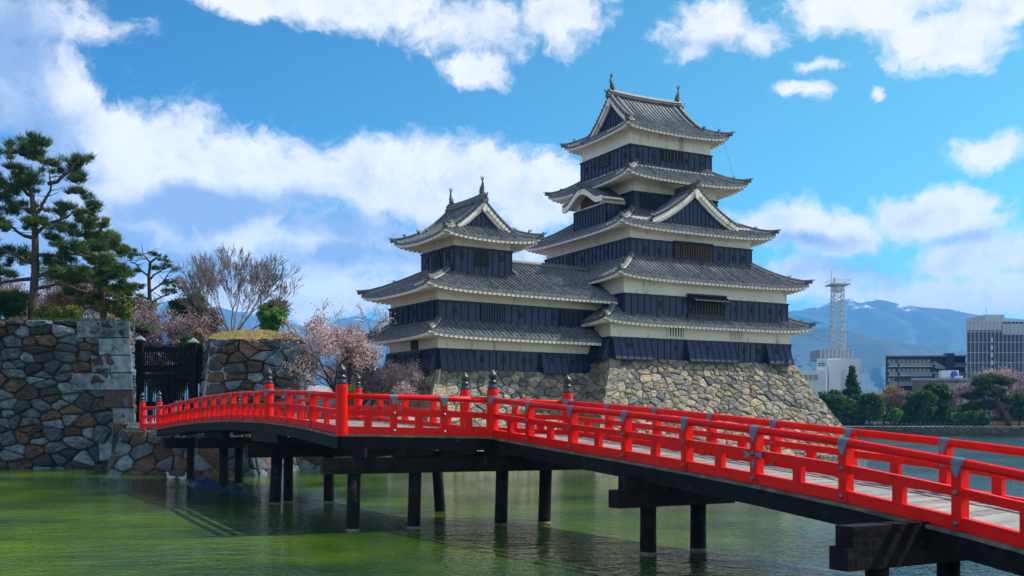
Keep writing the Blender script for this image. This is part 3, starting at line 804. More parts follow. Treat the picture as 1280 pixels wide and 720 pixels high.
# triangular dormer gable on the front of the third tier roof
def dormer():
    fr = FK.sub(0, -4.4)                     # x along the wall, y outward is negative
    hw, yb, yf, zb, za = 4.35, 0.3, -2.75, 19.12, 22.0
    def zz(k): return zb+(za-zb)*((.62)*k+.38*k*k)      # k 0 at the eave 1 at the ridge
    tile = MB()
    for sg in (-1, 1):
        O = (sg*hw, yf if sg < 0 else yb) if False else ((sg*hw), (yb if sg < 0 else yf))
        A = (0, -1) if sg < 0 else (0, 1); N_ = (-sg, 0)
        slope(tile, fr, O, A, N_, yb-yf, lambda s: hw, lambda s, d: zz(d/hw), K=9, lip=.12)
    rp = tile.build('dormer_gable', ['tile'], keep)
    gf = Frame(*fr.pt(0, 0, 0)[:2], -fr.w[0], -fr.w[1])   # x outward from the wall
    prof = lambda y: zz(1-abs(y)/hw)-.04
    gable_end(rp, gf, -yf, 1, hw, prof, bw=.35)
    for sg in (-1, 1):
        mb = MB(); pts = [fr.pt(sg*hw*(1-k), yf+.12, zz(k)+.03) for k in [i/9 for i in range(10)]]
        sweep(mb, pts, .34, .24)
        for i in range(15):
            k = (i+.5)/15; mb.tube([fr.pt(sg*hw*(1-k), yf+.1, zz(k)+.10), fr.pt(sg*hw*(1-k), yf-.14, zz(k)+.06)], .09, 6, 1)
        pts2 = [fr.pt(sg*hw*(1-k), yf+.8, zz(k)+.03) for k in [i/9 for i in range(1, 10)]]; sweep(mb, pts2, .24, .16)
        dv = Vector(fr.pt(sg, 0, 0))-Vector(fr.pt(0, 0, 0)); ornament(mb, pts[0], dv.x, dv.y, .5)
        mb.build('descending_ridge', ['ridge','tile'], rp)
    mb = MB(); sweep(mb, [fr.pt(0, yb, za), fr.pt(0, (yb+yf)/2, za), fr.pt(0, yf-.05, za+.05)], .38, .36)
    dv = Vector(fr.pt(0, -1, 0))-Vector(fr.pt(0, 0, 0)); ornament(mb, fr.pt(0, yf-.05, za), dv.x, dv.y, .9); mb.build('ridge', ['ridge'], rp)
dormer()
# cusped gable bay on the left side of the keep
def cusped_bay():
    s_out, sw = -6.25, -4.2; t0, t1 = -3.3, 1.6; tc_ = (t0+t1)/2
    bay = MB(); P = FK.pt
    bay.hexa([P(s_out,t0,18.6),P(sw,t0,18.6),P(sw,t1,18.6),P(s_out,t1,18.6),P(s_out,t0,21.3),P(sw,t0,21.3),P(sw,t1,21.3),P(s_out,t1,21.3)])
    bw_ = bay.build('projecting_bay', ['plaster'], keep)
    bd = MB(); F = faces4(FK, s_out, sw, t0, t1)
    for nm in ('left', 'front'):
        f = F[nm]; f.box(bd, -.08 if nm == 'front' else 0, f.L+(.08 if nm == 'left' else 0), 0, .08, 18.6, 20.75)
        n = round(f.L/.45)
        for i in range(n+1): f.box(bd, f.L*i/n-.03, f.L*i/n+.03, .08, .14, 18.6, 20.7, 1)
        f.box(bd, -.08, f.L+.08, .05, .16, 20.68, 20.78, 1)
    bd.build('bay_cladding', ['board','batten'], bw_)
    hw = 3.0
    def zz(y):
        k = min(abs(y)/hw, 1); return 21.05+1.15*(.5+.5*math.cos(math.pi*min(k*1.05, 1)))+.10*max(0, k-.75)/.25
    tile = MB(); vs = []; fs = []; xs = []
    x0, x1 = s_out-.95, sw+.3; n = round((x1-x0)/.34)
    for i in range(n):
        for ph, h in RIB: xs.append((x0+(i+ph)*(x1-x0)/n, h))
    xs.append((x1, 0)); K = 20
    for (x, h) in xs:
        for k in range(K+1):
            y = -hw+2*hw*k/K; vs.append(FK.pt(x, tc_+y, zz(y)+h+.12))
    for i in range(len(xs)-1):
        for k in range(K): fs.append((i*(K+1)+k, i*(K+1)+k+1, (i+1)*(K+1)+k+1, (i+1)*(K+1)+k))
    tile.add(vs, fs); rp = tile.build('cusped_gable_roof', ['tile'], keep)
    for (xa, xb, zt, zbm, m, nm) in ((x0-.02, x0+.16, .10, -.36, 'plaster', 'cusped_bargeboard'), (x0+.16, x1-1.0, .06, -.10, 'eave', 'soffit')):
        mb = MB(); vs = []
        for k in range(K+1):
            y = -hw+2*hw*k/K
            for (x, z) in ((xa, zt), (xb, zt), (xb, zbm), (xa, zbm)): vs.append(FK.pt(x, tc_+y, zz(y)+z))
        fs = [(k*4+j, k*4+(j+1)%4, (k+1)*4+(j+1)%4, (k+1)*4+j) for k in range(K) for j in range(4)]+[(0,1,2,3), (K*4+3,K*4+2,K*4+1,K*4)]
        mb.add(vs, fs); mb.build(nm, [m], rp)
    mb = MB(); vs = []
    for k in range(K+1):
        y = -1.5+3*k/K; vs += [FK.pt(s_out-.02, tc_+y, 20.95), FK.pt(s_out-.02, tc_+y, zz(y)-.2)]
    mb.add(vs, [(2*k, 2*k+2, 2*k+3, 2*k+1) for k in range(K)])
    for k in range(7):
        y = -1.2+2.4*k/6; z1 = zz(y)-.25; mb.hexa([FK.pt(s_out-.10,tc_+y-.04,20.95),FK.pt(s_out-.02,tc_+y-.04,20.95),FK.pt(s_out-.02,tc_+y+.04,20.95),FK.pt(s_out-.10,tc_+y+.04,20.95),FK.pt(s_out-.10,tc_+y-.04,z1),FK.pt(s_out-.02,tc_+y-.04,z1),FK.pt(s_out-.02,tc_+y+.04,z1),FK.pt(s_out-.10,tc_+y+.04,z1)])
    mb.build('gable_lattice', ['brown'], rp)
    mb = MB(); sweep(mb, [FK.pt(x0-.1, tc_, zz(0)+.12), FK.pt(x1, tc_, zz(0)+.12)], .36, .34)
    ornament(mb, FK.pt(x0-.1, tc_, zz(0)+.1), -FK.u[0], -FK.u[1], .7)
    for sg in (-1, 1):
        pts = [FK.pt(x0+.12, tc_+sg*hw*k/8, zz(hw*k/8)+.14) for k in range(9)]; sweep(mb, pts, .3, .2)
    mb.build('ridge', ['ridge'], rp)
cusped_bay()
# thin lightning cable from the top eave
mb = MB(); mb.tube([FK.pt(4.9, -4.6, 27.0), FK.pt(5.6, -5.4, 23.3)], .014, 4); mb.build('lightning_cable', ['wire'], keep)

# ------------------------------------------------------------------ THE SMALL KEEP AND CONNECTING GALLERY
u2 = Vector((1.54, 1, 0)).normalized()
FS = Frame(-5.25, 73.95, u2.x, u2.y)
skeep = thing('small_keep', 'smaller three-tiered castle keep with a long connecting wing, left of the tall keep', 'castle keep', (-5.25, 73.95, 0))
rs = random.Random(5)
RS = (0, 15.2, 0, 7.67)
stone_box_base('stone_base', FS, (RS[0]-.05, 16.5, -.12, 7.9), -.5, 6.52, 3.3, ('front','left'), tone_castle(rs), rs, skeep, .66, .50, .12)
G1, w1, b1 = storey('first', FS, RS, 6.5, 8.02, 9.6, skeep)
f = G1['front']
for (x0, x1) in ((547, 590), (674, 706)): flare(f, max(0, fa(f, x0)), fa(f, x1), 6.48, 8.0, .62, b1)
for px in (602, 629, 654, 663, 715): loophole(f, fa(f, px), 7.35, b1)
f = G1['left']
flare(f, f.L-1.6, f.L, 6.48, 8.0, .62, b1, step=.35); flare(f, 0, 1.3, 6.48, 8.0, .62, b1, step=.35)
window(f, 4.3, .8, 8.15, 8.9, w1, o=0, bars=5, m='bars', frame='bars', name='barred_window')
for a in (2.6, 3.4, 4.2, 5.0): window(f, a, .55, 6.8, 7.85, b1, bars=4, m='batten')
Roof(FS, (-1.5, 16.8, -1.5, 9.2), 1.65, 8.98, 1.15, U=.28, hips=(1,0,0,1), sides=('front','left','back')).build('first_tier_roof', skeep, wallgap=1.4, soffit_rise=.1)
G2, w2, b2 = storey('second', FS, (0.1, 15.4, .1, 7.57), 9.9, 11.45, 13.0, skeep)
f = G2['front']
for px in (568, 651, 691): loophole(f, fa(f, px), 10.75, b2)
for (x0, x1) in ((601, 629), (700, 714)): window(f, fa(f, (x0+x1)/2), fa(f, x1)-fa(f, x0), 10.2, 11.3, b2, bars=9 if x0 == 601 else 5, m='board')
f = G2['left']
for a in (1.0, 1.9, 2.8, 5.0, 5.9, 6.8): window(f, a, .6, 10.2, 11.3, b2, bars=4, m='board')
loophole(f, 3.9, 10.75, b2)
r2 = Roof(FS, (-1.6, 17.5, -1.6, 9.27), 5.43, 12.22, 2.9, c=.15, U=.38, hips=(1,0,0,1), sides=('front','left','back')).build('gallery_roof', skeep, wallgap=1.5)
mb = MB(); pts = [FS.pt(x, 3.83, 15.05) for x in (6, 9, 12, 17.3)]; sweep(mb, pts, .4, .42); sweep(mb, [Vector(p)+Vector((0,0,.18)) for p in pts], .46, .05, 1); mb.build('ridge', ['ridge','ridge_pale'], r2)
mb = MB(); sweep(mb, [FS.pt(7.6, -1.3+d, 12.25+2.9*(.85*(d+.3)/5.43+.15*((d+.3)/5.43)**2)+.05) for d in (2.6,3.2,3.8,4.4,5.1)], .3, .22); mb.build('descending_ridge', ['ridge'], r2)
R3 = (2.2, 7.07, 1.45, 6.31)
G3, w3, b3 = storey('third', FS, R3, 13.4, 15.65, 17.0, skeep, step=.52)
def bell_window(f, a, z0, w, h, parent):
    n = 14; prof = []
    for i in range(n+1):
        k = i/n; th = math.pi*k
        x = -math.cos(th)*w/2*(1 if k in (0, 1) else .92); z = h*.62+math.sin(th)**.75*h*.38
        prof.append((x, z))
    prof = [(-w*.56, 0)]+prof+[(w*.56, 0)]
    mb = MB(); k = len(prof)
    A_ = [f.P(a+x*1.16, .09, z0-.05+z*1.07) for x, z in prof]; B_ = [f.P(a+x*1.16, .20, z0-.05+z*1.07) for x, z in prof]
    mb.add(A_+B_, [tuple(range(k, 2*k)), tuple(range(k))[::-1]]+[(i, (i+1)%k, (i+1)%k+k, i+k) for i in range(k)], 0)
    mb.add([f.P(a+x, .205, z0+z) for x, z in prof], [tuple(range(k))], 1)
    o = mb.build('bell_shaped_window', ['batten','dark'], parent)
    bb = MB()
    for i in range(5):
        x = -w*.4+w*.8*i/4; f.box(bb, a+x-.025, a+x+.025, .207, .24, z0, z0+h*(.95-.5*abs(x)/w)); 
    f.box(bb, a-w*.5, a+w*.5, .207, .235, z0+h*.5-.02, z0+h*.5+.02)
    bb.build('bars', ['batten'], o)
f = G3['front']; bell_window(f, fa(f, 602), 14.35, 1.0, 1.15, b3); loophole(f, fa(f, 577), 15.0, b3); loophole(f, fa(f, 626), 15.0, b3)
f = G3['left']; bell_window(f, f.L-2.4, 14.35, .95, 1.1, b3); loophole(f, .8, 15.0, b3); loophole(f, f.L-.9, 15.0, b3)
irimoya(FS.sub(4.63, 3.88, True), 4.0, 4.1, 2.55, 16.25, 2.95, skeep, fish=.85, wall=1.3)
mb = MB(); mb.tube([FS.pt(-1.7, 4.2, 8.9), FS.pt(-3.0, 4.2, 2.8)], .03, 5); mb.tube([FS.pt(-.4, -1.1, 6.5), FS.pt(-2.0, -3.0, 2.8)], .03, 5); mb.build('lightning_cable', ['wire'], skeep)
# ------------------------------------------------------------------ THE RED BRIDGE
DH = 1.07                                  # rail top to foot of the bottom beam
bridge = thing('wooden_bridge', 'cranked wooden moat bridge with vermilion railings on dark timber piles', 'bridge', (-2, 29, 0))
def rightleg_near(Y): return 15.2-.55*Y
def rightleg_far(Y): return 18.51-.55*Y
ytab = [9.0, 11.65, 13.6, 15.55, 17.5, 19.4, 21.2, 23.06, 25, 26.8, 28.6]
ztab = [1.45, 1.80, 2.08, 2.387, 2.65, 2.84, 3.0, 3.15, 3.29, 3.43, 3.57]
zt_n = lambda Y: float(np.interp(Y, ytab, ztab))
yf = [11.0, 13.4, 15.3, 17.3, 19.2, 21.2, 23.1, 25, 26.9, 28.8, 30.7]
zf_ = [1.62, 1.93, 2.18, 2.43, 2.62, 2.785, 2.95, 3.11, 3.26, 3.40, 3.52]
zt_f = lambda Y: float(np.interp(Y, yf, zf_))
P4 = (rightleg_near(28.6), 28.6); P3 = (-4.45, 27.4); PM = (-8.35, 36.0); P2 = (-17.5, 52.0); P1 = (-18.9, 53.6)
F4p = (rightleg_far(30.7), 30.7); F3p = (-1.43, 31.8); FE = (-13.3, 54.4)
legY = [27.4, 30.3, 33.1, 36, 40.1, 43.6, 47.5, 52]; legZ = [3.64, 3.80, 3.90, 3.97, 4.02, 3.96, 3.84, 3.60]
zl = lambda Y: float(np.interp(Y, legY, legZ))
def lerp(a, b, k): return tuple(a[i]+(b[i]-a[i])*k for i in range(len(a)))
class Nd:
    def __init__(s, x, y, z, kind='post'): s.x = x; s.y = y; s.z = z; s.kind = kind     # z = top of the round rail
near = [Nd(P1[0], P1[1], 3.62, 'big'), Nd(P2[0], P2[1], 3.64, 'big')]
for i in range(1, 12): k = i/12; x, y = lerp(P2, PM, k); near.append(Nd(x, y, zl(y)))
near.append(Nd(*PM, 3.97, 'big'))
for i in (1, 2): x, y = lerp(PM, P3, i/3); near.append(Nd(x, y, zl(y)))
near.append(Nd(*P3, 3.66, 'big'))
for i in (1, 2): x, y = lerp(P3, P4, i/3); near.append(Nd(x, y, 3.66-.03*i))
near.append(Nd(*P4, 3.57, 'big'))
for Y in (26.8, 25, 23.06, 21.2, 19.4, 17.5, 15.55, 13.6, 11.65, 9.7): near.append(Nd(rightleg_near(Y), Y, zt_n(Y), 'big' if Y == 9.7 else 'post'))
far = [Nd(FE[0]-1.2, FE[1]+1.2, 3.6, 'big'), Nd(*FE, 3.62, 'big')]
FM = lerp(F3p, FE, .38)
fz = lambda y: float(np.interp(y, [31.8, 34.5, 38, 42, 46, 50, 54.4], [3.64, 3.78, 3.90, 3.98, 3.95, 3.84, 3.62]))
for i in range(1, 8): x, y = lerp(FE, FM, i/8); far.append(Nd(x, y, fz(y)))
far.append(Nd(*FM, fz(FM[1]), 'big'))
for i in (1, 2, 3): x, y = lerp(FM, F3p, i/4); far.append(Nd(x, y, fz(y)))
far.append(Nd(*F3p, 3.64, 'big'))
x, y = lerp(F3p, F4p, .5); far.append(Nd(x, y, 3.58))
far.append(Nd(*F4p, 3.52, 'big'))
for Y in (28.8, 26.9, 25, 23.1, 21.2, 19.2, 17.3, 15.3, 13.4, 11.4): far.append(Nd(rightleg_far(Y), Y, zt_f(Y), 'big' if Y == 11.4 else 'post'))
def railing(nodes, side, label):
    """side = +1 when the outer face lies to the right of the walking direction along the list"""
    tr = MB(); mr = MB(); bb = MB()
    rr = .078
    segs = []
    start = 0
    for i in range(1, len(nodes)):
        if nodes[i].kind == 'big': segs.append(nodes[start:i+1]); start = i
    rail_parts = []
    top_o = []
    for sg in segs:
        t = MB(); t.tube([(n.x, n.y, n.z-rr) for n in sg], rr, 12); rp = t.build('handrail', ['red'], bridge, smooth=True); top_o.append(rp)
        m = MB(); b = MB()
        for a, c in zip(sg[:-1], sg[1:]):
            m.beam((a.x, a.y, a.z-DH+.56), (c.x, c.y, c.z-DH+.56), .10, .14)
            b.beam((a.x, a.y, a.z-DH+.10), (c.x, c.y, c.z-DH+.10), .13, .20)
        m.build('middle_rail', ['red'], bridge); b.build('bottom_beam', ['red'], bridge)
    seg_of = []
    for i, n in enumerate(nodes):
        p = nodes[max(i-1, 0)]; q = nodes[min(i+1, len(nodes)-1)]
        d = Vector((q.x-p.x, q.y-p.y, 0)).normalized(); o = Vector((d.y, -d.x, 0))*side
        zb = n.z-DH
        if n.kind == 'big':
            r = .165 if n.y < 30 and side else .155
            mb = MB(); mb.lathe([(r,-.06),(r,.05),(r*.985,.1),(r*.985,DH+.16),(r*.93,DH+.21),(r*.5,DH+.23)], (n.x, n.y, zb), 20)
            ps = mb.build('newel_post', ['red'], bridge, smooth=False)
            g = MB(); z0 = DH+.20
            g.lathe([(.125,z0),(.135,z0+.03),(.135,z0+.10),(.115,z0+.12),(.115,z0+.19),(.13,z0+.20),(.13,z0+.23),(.075,z0+.26),(.07,z0+.29),(.115,z0+.34),(.125,z0+.39),(.10,z0+.45),(.05,z0+.49),(.025,z0+.53),(.006,z0+.57)], (n.x, n.y, zb), 16)
            g.build('onion_finial', ['finial'], ps, smooth=True)
            if not (n is nodes[0]):
                s = MB(); s.lathe([(r+.006,DH-.16),(r+.008,DH-.15),(r+.008,DH+.03),(r+.006,DH+.04)], (n.x, n.y, zb), 20)
                if n not in (near[16],): s.build('metal_band', ['strap'], ps)
            continue
        mb = MB()
        w = .085
        c = Vector((n.x, n.y, 0))
        def bx(m, cx, hw, t0, t1, za, zb_, mi=0):
            pts = []
            for z in (za, zb_):
                for (a, b) in ((-hw, t0), (hw, t0), (hw, t1), (-hw, t1)):
                    v = c+d*(a+cx)+o*b; pts.append((v.x, v.y, z))
            m.hexa(pts, mi)
        bx(mb, 0, w, -.095, .088, zb+.0, n.z-.10)
        ps = mb.build('rail_post', ['red'], bridge)
        # metal strap over the handrail with a pointed tongue
        s = MB(); sl = (q.z-p.z)/max((Vector((q.x-p.x, q.y-p.y))).length, .1)
        e = .105
        s.tube([(n.x-d.x*e, n.y-d.y*e, n.z-rr-sl*e), (n.x+d.x*e, n.y+d.y*e, n.z-rr+sl*e)], rr+.007, 12, cap=False)
        for sg in (1, -1):
            a = c+o*(sg*.094)
            vs = [a-d*.095+Vector((0,0,n.z-rr-.03)), a+d*.095+Vector((0,0,n.z-rr-.03)), a+d*.028+Vector((0,0,n.z-rr-.20)), a-d*.028+Vector((0,0,n.z-rr-.20))]
            ws = [v+o*(sg*.008) for v in vs]; s.add(vs+ws, [(3,2,1,0),(4,5,6,7),(0,1,5,4),(1,2,6,5),(2,3,7,6),(3,0,4,7)])
        s.build('metal_strap', ['strap'], ps)
        for zz, oo in ((.56, .093), (.10, .093)):
            bo = MB(); a = c+o*oo
            bo.tube([a+Vector((0,0,zb+zz)), a+o*.025+Vector((0,0,zb+zz)), a+o*.045+Vector((0,0,zb+zz))], [.048,.044,.02], 10)
            bo.build('domed_bolt', ['bolt'], ps)
    # short blocks between the bottom beam and the middle rail
    for a, b in zip(nodes[:-1], nodes[1:]):
        x, y, z = (a.x+b.x)/2, (a.y+b.y)/2, (a.z+b.z)/2-DH
        d = Vector((b.x-a.x, b.y-a.y, 0)).normalized(); o = Vector((d.y, -d.x, 0)); c = Vector((x, y, 0)); mb = MB(); pts = []
        for zz in (z+.17, z+.52):
            for (i, j) in ((-.10,-.055),(.10,-.055),(.10,.055),(-.10,.055)):
                v = c+d*i+o*j; pts.append((v.x, v.y, zz))
        mb.hexa(pts); mb.build('rail_block', ['red'], bridge)
railing(near, 1, '')      # outer face towards the camera
railing(far, 1, '')
# peeled paint patches with old metal fixings on one post
for (px, Y) in ((945, 19.4),):
    mb = MB(); c = Vector((rightleg_near(Y), Y, zt_n(Y)-DH+.56)); d = Vector((.482,-.876,0)); o = Vector((-.876,-.482,0))
    for sg in (-1, 1):
        a = c+o*.094+d*(sg*.04); vs = [a, a+d*(sg*.20)+Vector((0,0,.05)), a+d*(sg*.19)+Vector((0,0,-.08)), a+d*(sg*.06)+Vector((0,0,-.05))]
        ws = [v+o*.006 for v in vs]; mb.add(vs+ws, [(0,1,2,3),(7,6,5,4),(0,4,5,1),(1,5,6,2),(2,6,7,3),(3,7,4,0)])
    a = c+o*.094+Vector((0,0,-.12)); vs = [a-d*.05, a+d*.05, a+d*.03+Vector((0,0,-.2))]; ws = [v+o*.006 for v in vs]
    mb.add(vs+ws, [(0,1,2),(5,4,3),(0,3,4,1),(1,4,5,2),(2,5,3,0)])
    mb.build('worn_metal_bracket', ['strap'], bridge)
# deck: separate planks laid across
rs = random.Random(11)
def deck_between(n0, n1, f0, f1, zn, zf2, wd=.24):
    L_ = (Vector(n1)-Vector(n0)).length; n = int(L_/wd); mb = MB(); es = MB(); gd = MB()
    for i in range(n):
        k0 = (i+.02)/n; k1 = (i+.98)/n
        a = lerp(n0, n1, k0); b = lerp(n0, n1, k1); c = lerp(f0, f1, k1); e = lerp(f0, f1, k0)
        q = rs.uniform(-.006, .006); za, zb = zn(k0)-DH+.06+q, zn(k1)-DH+.06+q; zc, zd = zf2(k1)-DH+.06+q, zf2(k0)-DH+.06+q
        t = rs.uniform(.7, 1.15); t = (t, t, t*.98)
        mb.hexa([(*a,za-.07),(*e,zd-.07),(*c,zc-.07),(*b,zb-.07),(*a,za),(*e,zd),(*c,zc),(*b,zb)], 0, t)
    mb.build('deck_planking', ['deck'], bridge)
    # stringers, edge boards
    m = 10
    for kk, (p0, p1, z_) in enumerate(((n0, n1, zn), (f0, f1, zf2), (lerp(n0, f0, .5), lerp(n1, f1, .5), lambda k: (zn(k)+zf2(k))/2), (lerp(n0,f0,.22), lerp(n1,f1,.22), lambda k: (zn(k)*.78+zf2(k)*.22)), (lerp(n0,f0,.78), lerp(n1,f1,.78), lambda k: (zn(k)*.22+zf2(k)*.78)))):
        g = MB(); e = MB()
        for i in range(m):
            a = lerp(p0, p1, i/m); b = lerp(p0, p1, (i+1)/m); za = z_(i/m)-DH; zb = z_((i+1)/m)-DH
            if kk > 1 or True:
                g.beam((*a, za-.22), (*b, zb-.22), .26, .32)
            if kk < 2:
                e.beam((*a, za-.035), (*b, zb-.035), .32, .055)
        g.build('stringer', ['tarred'], bridge)
        if kk < 2: e.build('edge_board', ['edge'], bridge)
deck_between(P4, (rightleg_near(9.7), 9.7), F4p, (rightleg_far(11.4), 11.4), lambda k: zt_n(28.6-18.9*k), lambda k: zt_f(30.7-19.3*k))
deck_between(P3, P4, F3p, F4p, lambda k: 3.66-.09*k, lambda k: 3.64-.12*k)
deck_between(P3, PM, F3p, FM, lambda k: zl(27.4+8.6*k), lambda k: fz(31.8+(FM[1]-31.8)*k))
deck_between(PM, P2, FM, FE, lambda k: zl(36+16*k), lambda k: fz(FM[1]+(54.4-FM[1])*k))
# bents: piles with a cap beam and bearer blocks
def pile(x, y, zt, r=.175, dx=0, dy=0):
    mb = MB(); mb.tube([(x+dx, y+dy, -1.4), (x+dx*.8, y+dy*.8, 0), (x+dx*.4, y+dy*.4, zt*.5), (x, y, zt)], [r*1.04, r*1.04, r, r], 14)
    o = mb.build('pile', ['tarred'], bridge, smooth=True)
    c = MB(); c.tube([(x+dx*.82, y+dy*.82, .0), (x+dx*.78, y+dy*.78, .10)], r*1.05, 14); c.build('waterline_band', ['edge'], o, smooth=True)
def capbeam(a, b, z0, z1, w=.36):
    mb = MB(); mb.beam((*a, (z0+z1)/2), (*b, (z0+z1)/2), w, z1-z0); return mb.build('cap_beam', ['tarred'], bridge)
# right leg
capbeam((2.15,22.25), (4.95,23.8), 1.08, 1.46); pile(2.95,22.7,1.1); pile(4.15,23.35,1.1)
capbeam((2.35,22.36), (3.6,23.05), 1.46, 1.74, .3); capbeam((4.1,23.33), (4.8,23.7), 1.46, 1.72, .3)
capbeam((4.75,15.25), (7.9,17.0), .76, 1.10, .36); pile(5.45,15.65,.75); pile(6.85,16.45,.75)
capbeam((4.85,15.3), (7.6,16.85), 1.10, 1.40, .34)
capbeam((8.0,9.2), (11,10.9), -.1, .3, .4); pile(8.6,9.55,0); pile(10,10.3,0)
# broken scaffold planks below the rail end at the lower right
for (a, b) in (((7.0,16.3,1.05),(8.35,13.6,.42)), ((7.3,15.6,1.22),(8.5,13.4,.86)), ((7.4,16.6,.86),(8.7,14.3,.25))):
    mb = MB(); mb.beam(a, b, .28, .07); mb.build('service_plank', ['tarred'], bridge)
# platform at the crank
capbeam((-4.95,27.25), (1.9,29.9), 1.54, 1.95, .38)
for (px, x, y) in ((443,-4.15,27.55), (517,-2.6,28.15), (628,-.27,29.05), (682,.95,29.52)): pile(x, y, 1.56, dx=-.05)
for (x, y) in ((-3.9,27.65), (-2.9,28.05), (-1.7,28.5), (-.5,28.97), (.75,29.45)):
    mb = MB(); mb.beam((x-.1, y-.3, 2.08), (x+.5, y+2.5, 2.08), .34, .26); mb.build('bearer', ['tarred'], bridge)
capbeam((-4.9,33.2), (2.6,35.2), 1.50, 1.9, .36) if False else None
capbeam((-3.2,32.4), (2.1,31.2), 1.6, 2.0, .34); pile(-2.4,33.4,1.7, dx=.1, dy=.6)
# left leg
capbeam((-9.1,35.9), (-3.9,38.6), 1.66, 2.12, .40); pile(-8.15,36.35,1.7,.20, dx=-.1); pile(-6.45,36.9,1.7,.18); pile(-7.9,37.0,1.7,.17)
capbeam((-13.3,44.2), (-8.3,46.9), 1.75, 2.2, .40); pile(-12.35,44.9,1.8,.2); pile(-12.3,47.2,1.8,.19)
capbeam((-16.6,50.0), (-11.8,52.4), 1.6, 2.1, .40); pile(-15.4,50.2,1.7,.18)
for (x, y) in ((-8.4,36.2), (-6.6,37.2), (-4.8,38.1), (-12.6,44.7), (-10.7,45.6), (-8.9,46.6)):
    mb = MB(); mb.beam((x+.8, y-1.5, 2.35), (x-.8, y+1.5, 2.38), .34, .34); mb.build('bearer', ['tarred'], bridge)

